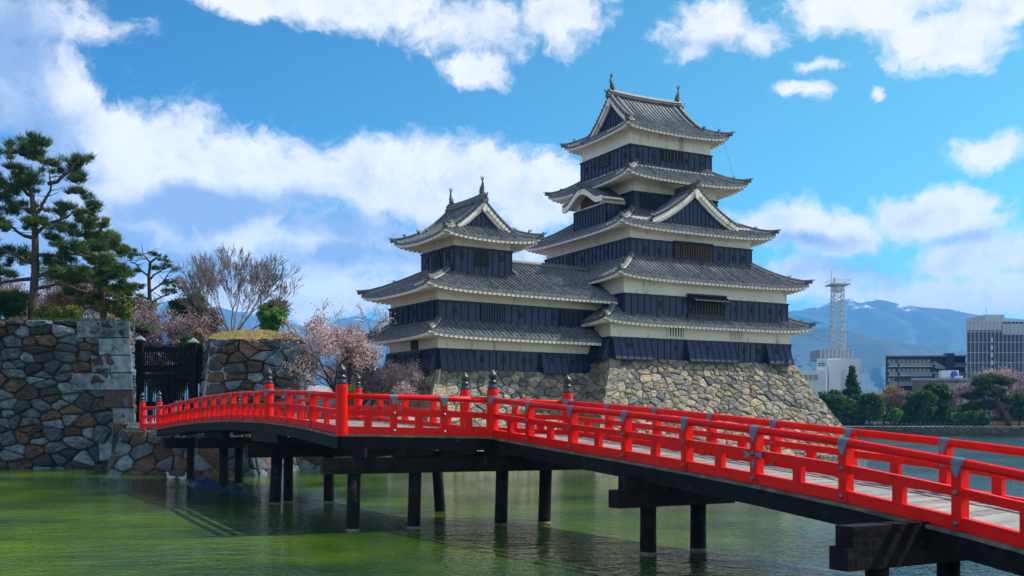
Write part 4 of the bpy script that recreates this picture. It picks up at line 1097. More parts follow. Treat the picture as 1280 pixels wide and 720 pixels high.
# ------------------------------------------------------------------ water, land
def water_mat():
    m = bpy.data.materials.new('green_moat_water'); m.use_nodes = True; nt = m.node_tree; N = nt.nodes; L = nt.links
    N.remove(N['Principled BSDF']); out = N['Material Output']
    b = N.new('ShaderNodeBsdfDiffuse'); gl = N.new('ShaderNodeBsdfGlossy'); gl.inputs['Roughness'].default_value = .04; gl.inputs['Color'].default_value = (.92,.96,1,1)
    ms = N.new('ShaderNodeMixShader'); L.new(b.outputs[0], ms.inputs[1]); L.new(gl.outputs[0], ms.inputs[2]); L.new(ms.outputs[0], out.inputs['Surface'])
    fr = N.new('ShaderNodeFresnel'); fr.inputs['IOR'].default_value = 1.333
    # clear water (0 = algae, 1 = clear); the open moat to the right is clear
    xm = N.new('ShaderNodeMath'); xm.operation = 'MULTIPLY_ADD'; xm.inputs[1].default_value = -.22
    xr_ = N.new('ShaderNodeMapRange'); xr_.interpolation_type = 'SMOOTHSTEP'; L.new(xm.outputs[0], xr_.inputs[0]); xr_.inputs[1].default_value = .3; xr_.inputs[2].default_value = 3.6
    cl0 = N.new('ShaderNodeMath'); cl0.operation = 'MULTIPLY'; cl0.inputs[1].default_value = .75
    cl = N.new('ShaderNodeMath'); cl.operation = 'ADD'; cl.use_clamp = True; L.new(cl0.outputs[0], cl.inputs[0]); L.new(xr_.outputs[0], cl.inputs[1])
    sp = N.new('ShaderNodeMapRange'); L.new(cl.outputs[0], sp.inputs[0]); sp.inputs[3].default_value = .80; sp.inputs[4].default_value = 1.0
    mx2 = N.new('ShaderNodeMix'); mx2.data_type = 'RGBA'; mx2.inputs[7].default_value = (.012,.026,.014,1)
    tc = N.new('ShaderNodeTexCoord')
    n0 = N.new('ShaderNodeTexNoise'); n0.inputs['Scale'].default_value = .11; n0.inputs['Detail'].default_value = 4; L.new(tc.outputs['Object'], n0.inputs['Vector'])
    r0 = N.new('ShaderNodeMapRange'); L.new(n0.outputs['Fac'], r0.inputs[0]); r0.inputs[1].default_value = .40; r0.inputs[2].default_value = .60
    mx = N.new('ShaderNodeMix'); mx.data_type = 'RGBA'; L.new(r0.outputs[0], mx.inputs[0])
    mx.inputs[6].default_value = (.014,.046,.0005,1); mx.inputs[7].default_value = (.080,.150,.0005,1); L.new(mx.outputs[2], mx2.inputs[6]); L.new(mx2.outputs[2], b.inputs['Color'])
    sx_ = N.new('ShaderNodeSeparateXYZ'); L.new(tc.outputs['Object'], sx_.inputs[0])
    def wav(sx, sy, sc, det, w=0):
        mp = N.new('ShaderNodeMapping'); L.new(tc.outputs['Object'], mp.inputs[0]); mp.inputs['Scale'].default_value = (sx, sy, 1); mp.inputs['Rotation'].default_value = (0,0,R(w))
        n = N.new('ShaderNodeTexNoise'); n.inputs['Scale'].default_value = sc; n.inputs['Detail'].default_value = det; n.inputs['Roughness'].default_value = .55
        L.new(mp.outputs[0], n.inputs['Vector']); return n.outputs['Fac']
    a = wav(.8, 1.25, 1.35, 3, 12); c = wav(1, 1.2, 5.5, 2, -20)
    # breeze patches: calmer and rougher water
    g = wav(1, 1, .09, 2, 0); gr = N.new('ShaderNodeMapRange'); L.new(g, gr.inputs[0]); gr.inputs[1].default_value = .35; gr.inputs[2].default_value = .62; gr.inputs[3].default_value = .25; gr.inputs[4].default_value = 1.0
    s = N.new('ShaderNodeMath'); s.operation = 'MULTIPLY_ADD'; L.new(c, s.inputs[0]); s.inputs[1].default_value = .36; L.new(a, s.inputs[2])
    s2 = N.new('ShaderNodeMath'); s2.operation = 'MULTIPLY'; L.new(s.outputs[0], s2.inputs[0]); L.new(gr.outputs[0], s2.inputs[1])
    # the water lies calm in the lee of the ramparts
    c1 = N.new('ShaderNodeMapRange'); c1.interpolation_type = 'SMOOTHSTEP'; L.new(sx_.outputs[1], c1.inputs[0]); c1.inputs[1].default_value = 22; c1.inputs[2].default_value = 46; c1.inputs[3].default_value = 1; c1.inputs[4].default_value = .13
    c2 = N.new('ShaderNodeMapRange'); c2.interpolation_type = 'SMOOTHSTEP'; L.new(sx_.outputs[0], c2.inputs[0]); c2.inputs[1].default_value = 12; c2.inputs[2].default_value = 30
    c3 = N.new('ShaderNodeMath'); c3.operation = 'MAXIMUM'; L.new(c1.outputs[0], c3.inputs[0]); L.new(c2.outputs[0], c3.inputs[1])
    s3 = N.new('ShaderNodeMath'); s3.operation = 'MULTIPLY'; L.new(s2.outputs[0], s3.inputs[0]); L.new(c3.outputs[0], s3.inputs[1]); s2 = s3
    bp = N.new('ShaderNodeBump'); bp.inputs['Strength'].default_value = 1.0; bp.inputs['Distance'].default_value = .30
    L.new(s2.outputs[0], bp.inputs['Height']); L.new(bp.outputs[0], gl.inputs['Normal']); L.new(bp.outputs[0], fr.inputs['Normal'])
    # algae film damps the sheen in patches; the breeze breaks it open elsewhere
    p2 = wav(1, 1.6, .11, 4, 30); pr = N.new('ShaderNodeMapRange'); L.new(p2, pr.inputs[0]); pr.inputs[1].default_value = .40; pr.inputs[2].default_value = .64; pr.inputs[3].default_value = 0; pr.inputs[4].default_value = 1.0; L.new(sx_.outputs[1], xm.inputs[0]); L.new(sx_.outputs[0], xm.inputs[2]); L.new(pr.outputs[0], cl0.inputs[0]); L.new(cl.outputs[0], mx2.inputs[0]); pr = sp
    fm = N.new('ShaderNodeMath'); fm.operation = 'MULTIPLY'; L.new(fr.outputs[0], fm.inputs[0]); L.new(pr.outputs[0], fm.inputs[1]); L.new(fm.outputs[0], ms.inputs[0])
    return m
MT['water'] = water_mat()
mb = MB(); mb.add([(-160,-30,0),(260,-30,0),(260,260,0),(-160,260,0)], [(0,1,2,3)]); struct(mb.build('water', ['water']))
mb = MB(); mb.add([(-15000,-15000,-1.6),(15000,-15000,-1.6),(15000,15000,-1.6),(-15000,15000,-1.6)], [(0,1,2,3)]); struct(mb.build('moat_bed', ['earth']))
def slab(name, poly, z1, m, z0=-1.5, mi=0):
    k = len(poly); mb = MB(); mb.add([(x,y,z0) for x,y in poly]+[(x,y,z1) for x,y in poly], [tuple(range(k,2*k))]+[(i,(i+1)%k,(i+1)%k+k,i+k) for i in range(k)])
    return struct(mb.build(name, [m]))
# far land with its quay wall and footpath, reaching the horizon
slab('ground', [(-15000,196),(15000,196),(15000,15000),(-15000,15000)], 1.72, 'earth')
mb = MB()
rs = random.Random(21)
f, n = patch_map((-20,195.6,-.4), (170,195.6,-.4), (170,195.9,1.72), (-20,195.9,1.72), 190, 2.1)
backing(mb, f, 190, 2.1, 4, 2, 0); stones_on(mb, f, stone_cells(190, 2.1, 1.6, .7, .35, rs), tone_rampart(rs, .8), rs=rs, mi=0)
tag(mb.build('quay_wall', ['bank']), 'low dark stone quay wall along the far side of the moat', 'wall')
mb = MB(); mb.add([(-20,198,1.726),(170,198,1.726),(170,214,1.726),(-20,214,1.726)], [(0,1,2,3)]); struct(mb.build('footpath', ['path']))
slab('near_bank', [(-160,-30),(260,-30),(260,7.5),(12,7.5),(7,6.5),(-160,2.0)], 1.25, 'grass')
# castle island
isl = [(-120,72),(-24.6,72),(-24.0,63.2),(-8.5,63.2),(-8,76),(4,88),(12,112),(26,125),(10,190),(-120,190)]
slab('castle_ground', isl, 2.75, 'gravel')
# low retaining wall at the water along the island
mb = MB(); rs = random.Random(31)
f, n = patch_map((-24.0,62.6,-.5), (-7.2,62.6,-.5), (-7.6,63.1,2.8), (-24.0,63.1,2.8), 16.8, 3.3)
backing(mb, f, 16.8, 3.3); stones_on(mb, f, stone_cells(16.8, 3.3, 1.15, .8, .4, rs, .1), tone_rampart(rs), rs=rs)
mb.build('x', ['stone_b','mortar']).name = 'retaining_wall'
tag(bpy.data.objects['retaining_wall'], 'low stone retaining wall at the waterline behind the bridge piles', 'wall')
# gravel slope behind the cherry tree
mb = MB(); g = 14; vs = []; fs = []
for j in range(g):
    for i in range(g):
        x = -24+20*i/(g-1); y = 70+26*j/(g-1); vs.append((x, y, 2.76+3.2*min(1, max(0, j/(g-1)*1.35))+.12*math.sin(i*1.3+j)+(-1.2 if i in (0, g-1) or j == 0 else 0)))
for j in range(g-1):
    for i in range(g-1): fs.append((j*g+i, j*g+i+1, (j+1)*g+i+1, (j+1)*g+i))
mb.add(vs, fs); struct(mb.build('gravel_slope', ['gravel'], smooth=True))

# ------------------------------------------------------------------ ramparts and gate on the left
def rampart(name, label, x0, x1, y0, y1, z0, z1, batter, cw, ch, seed, mat_tone, right_side=True, left_side=False, top='grass'):
    rs = random.Random(seed); o = thing(name, label, 'stone wall', ((x0+x1)/2, (y0+y1)/2, z0)); tf = mat_tone(rs)
    mb = MB(); b = batter
    xb1 = x1*y1/y0+.15; xb0 = (x0*y1/y0-.55) if left_side else x0
    lo = [(x0-b*(1 if left_side else 0), y0-b), (x1+b, y0-b), (xb1, y1), (xb0, y1)]; hi = [(x0, y0), (x1, y0), (xb1, y1), (xb0, y1)]
    for k, on in ((0, True), (1, right_side), (3, left_side)):
        A = (*lo[k], z0); B = (*lo[(k+1)%4], z0); C_ = (*hi[(k+1)%4], z1); D_ = (*hi[k], z1)
        Wd = ((Vector(A)-Vector(B)).length+(Vector(C_)-Vector(D_)).length)/2; H = (Vector(A)-Vector(D_)).length
        f, n = patch_map(A, B, C_, D_, Wd, H, .08); backing(mb, f, Wd, H)
        if on: stones_on(mb, f, stone_cells(Wd, H, cw, ch, .55, rs, .34), tf, rs=rs, depth=.32, gap=.036, rough=.065, rnd=1.9)
    mb.add([(*lo[2], z0), (*lo[3], z0), (*hi[3], z1), (*hi[2], z1)], [(0,1,2,3)], 1, (1,1,1))
    mb.add([(*p, z1) for p in hi], [(0,1,2,3)], 1, (1,1,1))
    return o, mb, lo, hi, tf, rs
YW = 64.5
xr = X_(158, YW)
o, mb, lo, hi, tf, rs = rampart('stone_rampart', 'high dark stone rampart with rusty and blue-grey boulders, left of the gate', -46, xr, YW, 74, -.6, Z_(401, YW), .75, .82, .50, 41, tone_rampart)
def tq(x, y): k = rs.uniform(.55, 1.0); return (.27*k,.35*k,.41*k) if rs.random() < .55 else tf(0, 0)
# dressed corner blocks
n = 9
for i in range(n):
    v0, v1 = (i+.035)/n, (i+.965)/n
    def cp(v, lx, off=.16): x = lo[1][0]+(hi[1][0]-lo[1][0])*v; y = lo[1][1]+(hi[1][1]-lo[1][1])*v; z = -.6+(hi_z+.6)*v; return x, y, z
    hi_z = Z_(401, YW)
    la = (1.9, .95, 1.4)[(i*2+1) % 3]*rs.uniform(.75, 1.2); lb = (1.2, 2.2)[i % 2]
    A_ = cp(v0, 0); B_ = cp(v1, 0); t = rs.uniform(.30, .38)
    vs = []
    for (x, y, z) in (A_, B_): vs += [(x-la, y-t*.9, z), (x+t-.05, y-t, z), (x+t+x/y*lb-.05, y+lb, z), (x-la, y+lb*.5, z)]
    mb.hexa(vs, 0, tq(0, 0))
    lx = la
    if i in (5, 8, 6):   # second dressed block in the row
        vs = []
        lc = rs.uniform(1.0, 1.9)
        for (x, y, z) in (A_, B_): vs += [(x-la-.05-lc, y-t*.8, z), (x-la-.05, y-t*.85, z), (x-la-.05, y+.5, z), (x-la-.05-lc, y+.5, z)]
        mb.hexa(vs, 0, tq(0, 0))
mb.build('masonry', ['stone_b','mortar'], o)
# grass lip along the top
def tuftmesh(name, pts, h, w, mat_, parent=None, seed=1, n_per=1):
    r = np.random.default_rng(seed); pts = np.asarray(pts, float); M = len(pts)
    a = r.uniform(0, 2*np.pi, M); dx = np.cos(a)*w/2; dy = np.sin(a)*w/2
    hh = h*r.uniform(.5, 1.3, M); lx = r.normal(0, .3, M)*hh; ly = r.normal(0, .3, M)*hh
    v = np.zeros((M,3,3)); v[:,0] = pts+np.stack([-dx,-dy,0*dx],1); v[:,1] = pts+np.stack([dx,dy,0*dx],1); v[:,2] = pts+np.stack([lx,ly,hh],1)
    return npmesh(name, v.reshape(-1,3), 3, mat_, r.uniform(0,1,M), parent)
zt = Z_(401, YW)
mb2 = MB(); g = 26; vs = []; fs = []
for j in range(7):
    for i in range(g): vs.append((-46+(xr-1.6+46)*i/(g-1), YW+.1+9.4*j/6, zt+.03+.22*math.sin(j/6*math.pi)+.08*math.sin(i*1.7+j*2)*(j not in (0,6))))
for j in range(6):
    for i in range(g-1): fs.append((j*g+i, j*g+i+1, (j+1)*g+i+1, (j+1)*g+i))
mb2.add(vs, fs); gt = mb2.build('grass_top', ['grass'], o, smooth=True)
pts = np.stack([rng.uniform(-46, xr, 5000), YW+.1+9*rng.random(5000)**1.6, np.full(5000, zt+.05)], 1)
gq = tuftmesh('grass_blades', pts, .22, .05, 'green', None, 5); gq['kind'] = 'stuff'; tag(gq, 'thin green grass growing on top of the left rampart', 'grass')

YG = 66.0
gx0, gx1 = X_(266, YG), X_(372, YG)
o, mb, lo, hi, tf, rs = rampart('gate_abutment', 'grey stone abutment capped by dry straw grass, right of the black gate', gx0, gx1, YG, 76, 2.0, Z_(424, YG), .65, .85, .5, 43, lambda r: (lambda x, y: tuple(q*1.15 for q in tone_rampart(r)(x, y))), left_side=True)
u_ = Vector((1,0,0)); 
quoins(mb, (*lo[0],2.0), (*hi[0], Z_(424,YG)), (0,1,0), (1,0,0), rs, lambda a,b: (.28,.33,.38), hh=.85, ll=1.5, ls=.9, t=.16)
quoins(mb, (*lo[1],2.0), (*hi[1], Z_(424,YG)), (-1,0,0), (0,1,0), rs, lambda a,b: (.26,.30,.34), hh=.8, ll=1.4, ls=.8, t=.16)
mb.build('masonry', ['stone_b','mortar'], o)
# mound of dry grass
mb = MB(); vs = []; fs = []; g = 22; z0 = Z_(424, YG)
for j in range(g):
    for i in range(g):
        u, v = i/(g-1), j/(g-1); e = (math.sin(math.pi*u)**.45)*(math.sin(math.pi*v)**.45)
        vs.append(((gx0-.25+(gx1-gx0+.5)*u)*(1+9.6*v/YG), YG-.2+9.6*v, z0-.02+.85*e*(1.0-.15*u)+.04*math.sin(i*2.1+j*1.7)))
for j in range(g-1):
    for i in range(g-1): fs.append((j*g+i, j*g+i+1, (j+1)*g+i+1, (j+1)*g+i))
mb.add(vs, fs); mo = mb.build('straw_cap', ['drygrass'], o, smooth=True)
r_ = np.random.default_rng(3); M = 9000
u = r_.random(M); v = r_.random(M)*.6; e = (np.sin(np.pi*u)**.45)*(np.sin(np.pi*v)**.45)
pts = np.stack([(gx0-.25+(gx1-gx0+.5)*u)*(1+9.6*v/YG), YG-.2+9.6*v, z0-.02+.83*e*(1-.15*u)], 1)
MT['straw'] = leafmat('straw_blades', (.28,.20,.06), (.55,.45,.18), trans=.2)
tb = tuftmesh('straw_blades', pts, .17, .03, 'straw', o, 6); tb['kind'] = 'stuff'

# black slatted gate
YT = 67.5
gate = thing('black_gate', 'tall black timber gate of close vertical slats between stone walls', 'gate', (X_(212, YT), YT, 2.75))
xa, xb = X_(161, YT), X_(263, YT)
def gpost(px, zt_, w=.42, cap=True, d=0):
    x = X_(px, YT); mb = MB(); mb.box(x-w/2, x+w/2, YT-w/2-d, YT+w/2-d, 2.7, zt_)
    p = mb.build('gate_post', ['blackwood'], gate)
    if cap:
        c = MB(); c.box(x-w/2-.06, x+w/2+.06, YT-w/2-.06-d, YT+w/2+.06-d, zt_, zt_+.08); c.hexa([(x-w/2-.06,YT-w/2-.06-d,zt_+.08),(x+w/2+.06,YT-w/2-.06-d,zt_+.08),(x+w/2+.06,YT+w/2+.06-d,zt_+.08),(x-w/2-.06,YT+w/2+.06-d,zt_+.08),(x-.03,YT-.03-d,zt_+.32),(x+.03,YT-.03-d,zt_+.32),(x+.03,YT+.03-d,zt_+.32),(x-.03,YT+.03-d,zt_+.32)])
        c.build('post_cap', ['cap'], p)
gpost(177, Z_(426, YT), d=.25); gpost(243.5, Z_(429, YT), d=.25); gpost(209, Z_(466, YT), .3, False); gpost(163, Z_(440, YT), .34, False); gpost(261, Z_(434, YT), .34, False)
for (za, zb, h) in ((437,0,.30), (461,0,.42), (471,0,.28), (505,0,.3)):
    z = Z_(za, YT); mb = MB(); mb.box(xa, xb, YT-.16, YT+.1, z-h/2, z+h/2); mb.build('crossbar', ['blackwood'], gate)
mb = MB(); n = 36
for i in range(n):
    x = xa+(xb-xa)*(i+.5)/n; mb.box(x-.028, x+.028, YT+.1, YT+.17, Z_(461, YT), Z_(430, YT)+random.uniform(-.05,.05))
mb.build('upper_slats', ['blackwood'], gate)
for (p0, p1) in ((164, 209), (209, 261)):
    mb = MB(); x0, x1 = X_(p0, YT)+.1, X_(p1, YT)-.1; n = int((x1-x0)/.14)
    for i in range(n):
        x = x0+(x1-x0)*(i+.5)/n; mb.box(x-.026, x+.026, YT+.1, YT+.16, 2.8, Z_(473, YT))
    mb.build('gate_leaf', ['blackwood'], gate)

# stepped corner abutment in front of the rampart carrying the bridge end
rs = random.Random(51)
ab = thing('bridge_abutment', 'low mossy stone abutment under the far end of the red bridge', 'stone wall', (-18, 58, -.5)); mb = MB(); tf = tone_rampart(rs, .1)
lo = [(-21.9,56.2),(-13.2,54.9),(-12.6,64),(-24.4,64)]; hi = [(-20.9,56.9),(-13.9,55.6),(-13.4,64),(-23.6,64)]
for k in (0, 1, 3):
    A = (*lo[k], -.6); B = (*lo[(k+1)%4], -.6); C_ = (*hi[(k+1)%4], 2.42); D_ = (*hi[k], 2.42)
    Wd = (Vector(A)-Vector(B)).length; H = 3.1; f, n = patch_map(A, B, C_, D_, Wd, H); backing(mb, f, Wd, H); stones_on(mb, f, stone_cells(Wd, H, 1.15, .8, .4, rs, .1), tf, rs=rs, depth=.2)
mb.add([(*p, 2.42) for p in hi], [(0,1,2,3)], 1, (1,1,1))
f, n = patch_map((*hi[0],2.43), (*hi[1],2.43), (*hi[2],2.43), (*hi[3],2.43), 9.8, 7.5); stones_on(mb, f, stone_cells(9.8, 7.5, 1.1, 1.0, .4, rs), tf, rs=rs, depth=.1)
mb.build('masonry', ['stone_b','mortar'], ab)
slab('gate_path', [(-22,60),(-13.5,58),(-13.5,80),(-22,80)], 2.79, 'gravel', 2.2)

# ------------------------------------------------------------------ overturned hull and ducks
hull = MB(); A = Vector((-15.6,50.4,-.02)); B = Vector((-9.4,39.2,-.02)); d = (B-A).normalized(); q = Vector((d.y,-d.x,0)); n = 18; vs = []; fs = []; m = 9
for i in range(n+1):
    k = i/n; wdt = 1.25*math.sin(math.pi*min(1, k))**.8*(1-.35*k)+.01; hgt = (.42*math.exp(-((k-.34)/.16)**2)+.12)*(1-k)
    for j in range(m):
        t = -1+2*j/(m-1); vs.append(A+(B-A)*k+q*(t*wdt)+Vector((0,0,-.10+(hgt+.16)*(1-abs(t)**1.2))))
for i in range(n):
    for j in range(m-1): fs.append((i*m+j, i*m+j+1, (i+1)*m+j+1, (i+1)*m+j))
hull.add(vs, fs); tag(hull.build('sunken_boat', ['boat'], smooth=True), 'dark blue overturned hull half sunk in the green water below the bridge', 'boat')
def duck(px, Y, yaw, label, s=1.0):
    x = X_(px, Y); o = thing('duck', label, 'duck', (x, Y, 0), 'ducks on the moat'); c, sn = math.cos(yaw), math.sin(yaw)
    P = lambda a, z, b=0: (x+(a*c-b*sn)*s, Y+(a*sn+b*c)*s, z*s)
    mb = MB(); mb.tube([P(-.30,.13), P(-.22,.10), P(-.12,.07), P(0,.06), P(.12,.08), P(.17,.15), P(.18,.23), P(.19,.29), P(.22,.34), P(.27,.33), P(.30,.32)], [.01,.05,.09,.115,.105,.07,.04,.038,.052,.042,.01], 10)
    mb.build('body', ['duck'], o, smooth=True)
    b = MB(); b.tube([P(.285,.325), P(.36,.305)], [.018,.012], 6); b.build('bill', ['bill'], o)
duck(213.5, 52.3, 2.8, 'brownish duck facing left on the dark water under the bridge', .95); duck(228.5, 51.8, -.4, 'paler duck swimming behind, nearer the sunken blue boat', .95)
# ------------------------------------------------------------------ vegetation
class Branches:
    def __init__(s, seed): s.mb = MB(); s.tips = []; s.rs = random.Random(seed)
    def grow(s, p, d, L, r, depth, spread=.6, up=.1, n=5, kids=(2,3), shrink=.72, wob=.12, rmin=.008, tipat=0, seg=4):
        rs = s.rs; pts = [Vector(p)]; rad = [r]; d = Vector(d).normalized(); p = Vector(p)
        for i in range(seg):
            d = (d+Vector((rs.gauss(0,wob), rs.gauss(0,wob), rs.gauss(0,wob)+up*.25))).normalized()
            p = p+d*(L/seg); pts.append(p.copy()); rad.append(max(r*(1-.42*(i+1)/seg), rmin))
        s.mb.tube(pts, rad, n if r > .05 else 3 if r < .02 else 4, cap=False)
        if depth <= tipat: s.tips += [(pts[k], d) for k in range(2, seg+1)]
        if depth == 0: return
        k = rs.randint(*kids)
        for j in range(k+1):
            t = pts[-1] if j < 2 else pts[rs.randint(max(1, seg//2), seg-1)]
            ax = Vector((rs.gauss(0,1), rs.gauss(0,1), rs.gauss(0,.6))); ax = (ax-d*ax.dot(d))
            if ax.length < 1e-3: continue
            nd = (d+ax.normalized()*spread*rs.uniform(.5,1.2)).normalized(); nd.z += up*.5
            s.grow(t, nd, L*shrink*rs.uniform(.75,1.15), max(rad[-1]*rs.uniform(.6,.85), rmin), depth-1, spread, up, n, kids, shrink, wob, rmin, tipat, seg)
def leaves(points, size, rs, aspect=.6, jitter=.2):
    """small randomly turned quads at points"""
    P = np.asarray(points, float); M = len(P)
    P = P+rs.normal(0, jitter, (M,3))
    a = rs.normal(0,1,(M,3)); a /= np.linalg.norm(a,axis=1)[:,None]; b = rs.normal(0,1,(M,3)); b -= a*(a*b).sum(1)[:,None]; b /= np.linalg.norm(b,axis=1)[:,None]
    s = (size*rs.uniform(.6,1.4,M))[:,None]; a = a*s; b = b*s*aspect
    return np.stack([P-a, P-b*.9, P+a, P+b*.9],1).reshape(-1,3)
def clumps(centres, radii, n_each, rs, flat=.55):
    out = []; tn = []
    for c, r in zip(centres, radii):
        n = n_each; v = rs.normal(0,1,(n,3)); v /= np.linalg.norm(v,axis=1)[:,None]; rad = r*rs.random(n)**.45
        v = v*rad[:,None]; v[:,2] *= flat; out.append(np.asarray(c)+v); tn.append(np.full(n, rs.random()))
    return np.concatenate(out), np.concatenate(tn)
def needles(P, L, w, rs, up=.6):
    M = len(P); d = rs.normal(0,1,(M,3)); d[:,2] = np.abs(d[:,2])*.7+up; d /= np.linalg.norm(d,axis=1)[:,None]
    s = np.cross(d, rs.normal(0,1,(M,3))); s /= np.linalg.norm(s,axis=1)[:,None]; l = (L*rs.uniform(.6,1.3,M))[:,None]
    return np.stack([P-s*w, P+s*w, P+d*l],1).reshape(-1,3)
def pine(name, label, base, trunk, limbs, pads, seed, mt='pine', bark='bark', group=None, dens=420, L=.42, w=.028, r0=.35, rf=1.0):
    """trunk: points; limbs: lists of points; pads: (x,y,z,r) foliage pads in world space"""
    rs = np.random.default_rng(seed); rr = random.Random(seed)
    o = thing(name, label, 'pine tree', base, group); mb = MB(); n = len(trunk)
    mb.tube(trunk, [r0*(1-.62*i/(n-1)) for i in range(n)], 10)
    for lm in limbs:
        k = len(lm); r = r0*.42
        pts = [Vector(p) for p in lm]; fine = []
        for a, b in zip(pts[:-1], pts[1:]):
            for t in (0, .33, .66): fine.append(a.lerp(b, t)+Vector((rr.gauss(0,.07), rr.gauss(0,.07), rr.gauss(0,.07))))
        fine.append(pts[-1]); k = len(fine); mb.tube(fine, [r*(1-.8*i/(k-1)) for i in range(k)], 6)
        for i in range(2, k):
            for _ in range(2):
                e = fine[i]+Vector((rr.gauss(0,.7), rr.gauss(0,.7), abs(rr.gauss(0,.35)))); mb.tube([fine[i], fine[i].lerp(e,.5)+Vector((0,0,-.05)), e], [.04,.025,.012], 4)
    mb.build('trunk', [bark], o, smooth=True)
    C = []; Rr = []
    for (x, y, z, r) in pads:
        k = max(5, int(r*12))
        for _ in range(k):
            a = rr.uniform(0, 6.28); q = rr.random()**.6*r; C.append((x+q*math.cos(a), y+q*math.sin(a)*1.1, z+rr.uniform(-.30,.36)*r)); Rr.append(rr.uniform(.24,.58)*min(1, .6+r*.3)*rf)
    P, tn = clumps(C, Rr, dens//4, rs, .5); 
    npmesh('crown', needles(P, L, w, rs), 3, mt, np.clip(tn+rs.normal(0,.2,len(tn)),0,1), o)
    return o
def pads_from(lst, Y, seed, dy=2.2):
    r = random.Random(seed); return [(X_(px, Y+0), Y+r.uniform(-dy, dy), Z_(py, Y), rr*Y/FPX) for (px, py, rr) in lst]
# --- the big pine behind the left rampart
Y = 72
gz = Z_(401, 64.5)
P_ = lambda px, py, dy=0: ((px-640)/FPX*(Y+dy), Y+dy, Z_(py, Y+dy))
tr = [P_(40,408), P_(41,380), P_(44,340), P_(44,300), P_(43,270), P_(40,245), P_(34,225)]
tr[0] = (tr[0][0], Y, gz-.3)
limbs = [[P_(43,270), P_(55,255,-.5), P_(62,230,-1), P_(58,205,-1)], [P_(40,245), P_(22,230,.5), P_(14,205,1), P_(12,185,1)], [P_(44,290), P_(75,275,-1), P_(100,262,-2)],
         [P_(62,230,-1), P_(85,215,-1), P_(100,198,-1.5)], [P_(44,320), P_(85,318,-1), P_(120,322,-2)], [P_(44,330), P_(10,315,-1), P_(-30,300,-2)], [P_(43,300), P_(15,285,1), P_(-20,270,2)],
         [P_(41,350), P_(0,352,-1), P_(-40,345,-1)], [P_(42,345), P_(80,335,.5), P_(115,345,1)], [P_(41,362), P_(75,355,-2), P_(110,365,-3)]]
pd = [(10,178,20),(28,186,16),(45,196,16),(66,188,16),(82,204,20),(58,206,16),(96,196,12),(2,196,18),(18,212,15),(-10,225,30),(20,235,22),(48,232,20),(5,250,22),(106,228,16),(90,240,14),(62,256,22),(88,262,18),(110,258,14),(30,262,20),
      (-15,275,34),(12,290,22),(60,286,18),(90,290,26),(112,285,14),(72,303,14),(10,318,26),(-18,320,30),(128,305,18),(100,315,20),(140,316,10),(-20,350,30),(15,345,16),(75,330,20),(118,330,22),(140,340,18),(100,350,24),(126,356,20),(80,365,20),(-30,375,30),(10,372,22)]
pine('pine_tree', 'tallest pine with spreading dark green cloud-like pads behind the left rampart', (tr[0][0], Y, gz-.3), tr, limbs, pads_from(pd, Y, 2), 12, r0=.34, dens=330, L=.50, w=.024, rf=.9)
# --- brighter drooping pine to its right
Y = 76; P_ = lambda px, py, dy=0: ((px-640)/FPX*(Y+dy), Y+dy, Z_(py, Y+dy)); g0 = (X_(128, Y), Y, gz-.4)
tr = [g0, P_(130,380), P_(126,340), P_(124,300), P_(126,285)]
pd = [(126,282,14),(112,292,14),(140,296,12),(118,308,16),(146,312,12),(100,322,18),(135,330,18),(112,340,20),(150,345,16),(95,352,20),(128,360,22),(150,368,14),(108,378,22),(140,384,20),(160,360,10)]
pine('pine_tree', 'shorter yellow-green pine crowding the right side of the tallest pine', g0, tr, [[P_(126,340), P_(150,345)], [P_(127,350), P_(100,350)]], pads_from(pd, Y, 3, 1.5), 13, mt='pine2', r0=.28, dens=640, L=.34)
# --- thin open pine with bare crook
Y = 80; P_ = lambda px, py, dy=0: ((px-640)/FPX*(Y+dy), Y+dy, Z_(py, Y+dy)); g0 = (X_(188, Y), Y, 3)
tr = [g0, P_(188,400), P_(187,370), P_(186,345), P_(188,328), P_(196,322)]
limbs = [[P_(186,345), P_(170,332), P_(158,325)], [P_(187,365), P_(206,350), P_(216,335)], [P_(187,350), P_(205,335), P_(212,326)], [P_(188,330), P_(180,320), P_(172,320)], [P_(187,375), P_(165,362), P_(158,350)], [P_(187,380), P_(210,368), P_(222,358)]]
pd = [(158,322,9),(170,318,7),(196,320,7),(210,326,8),(218,338,9),(160,345,10),(206,352,9),(222,356,8),(152,334,8),(200,338,6),(170,360,9),(212,366,9),(176,340,5)]
pine('pine_tree', 'small sparse pine with an exposed tan trunk between the pines and the bare tree', g0, tr, limbs, pads_from(pd, Y, 4, 1), 14, mt='pine', r0=.20, dens=200, L=.3, w=.025, rf=.8)

def bare_tree(name, label, px, py0, Y, H, seed, bark='bark_g', spread=.42, depth=6, cat='tree', L0=None, r0=.3, zbase=None, kids=(2,3), up=.22, stems=1, lean=(0,0), shrink=.74, rmin=.012):
    z = zbase if zbase is not None else 3.0; x = X_(px, Y); o = thing(name, label, cat, (x, Y, z)); B = Branches(seed)
    L0 = L0 or H*.24
    for i in range(stems):
        B.grow((x, Y, z), (lean[0]+B.rs.gauss(0,.08)*(stems > 1), lean[1], 1), L0, r0, depth, spread, up, 7, kids, shrink, .09, rmin, 1)
    return o, B
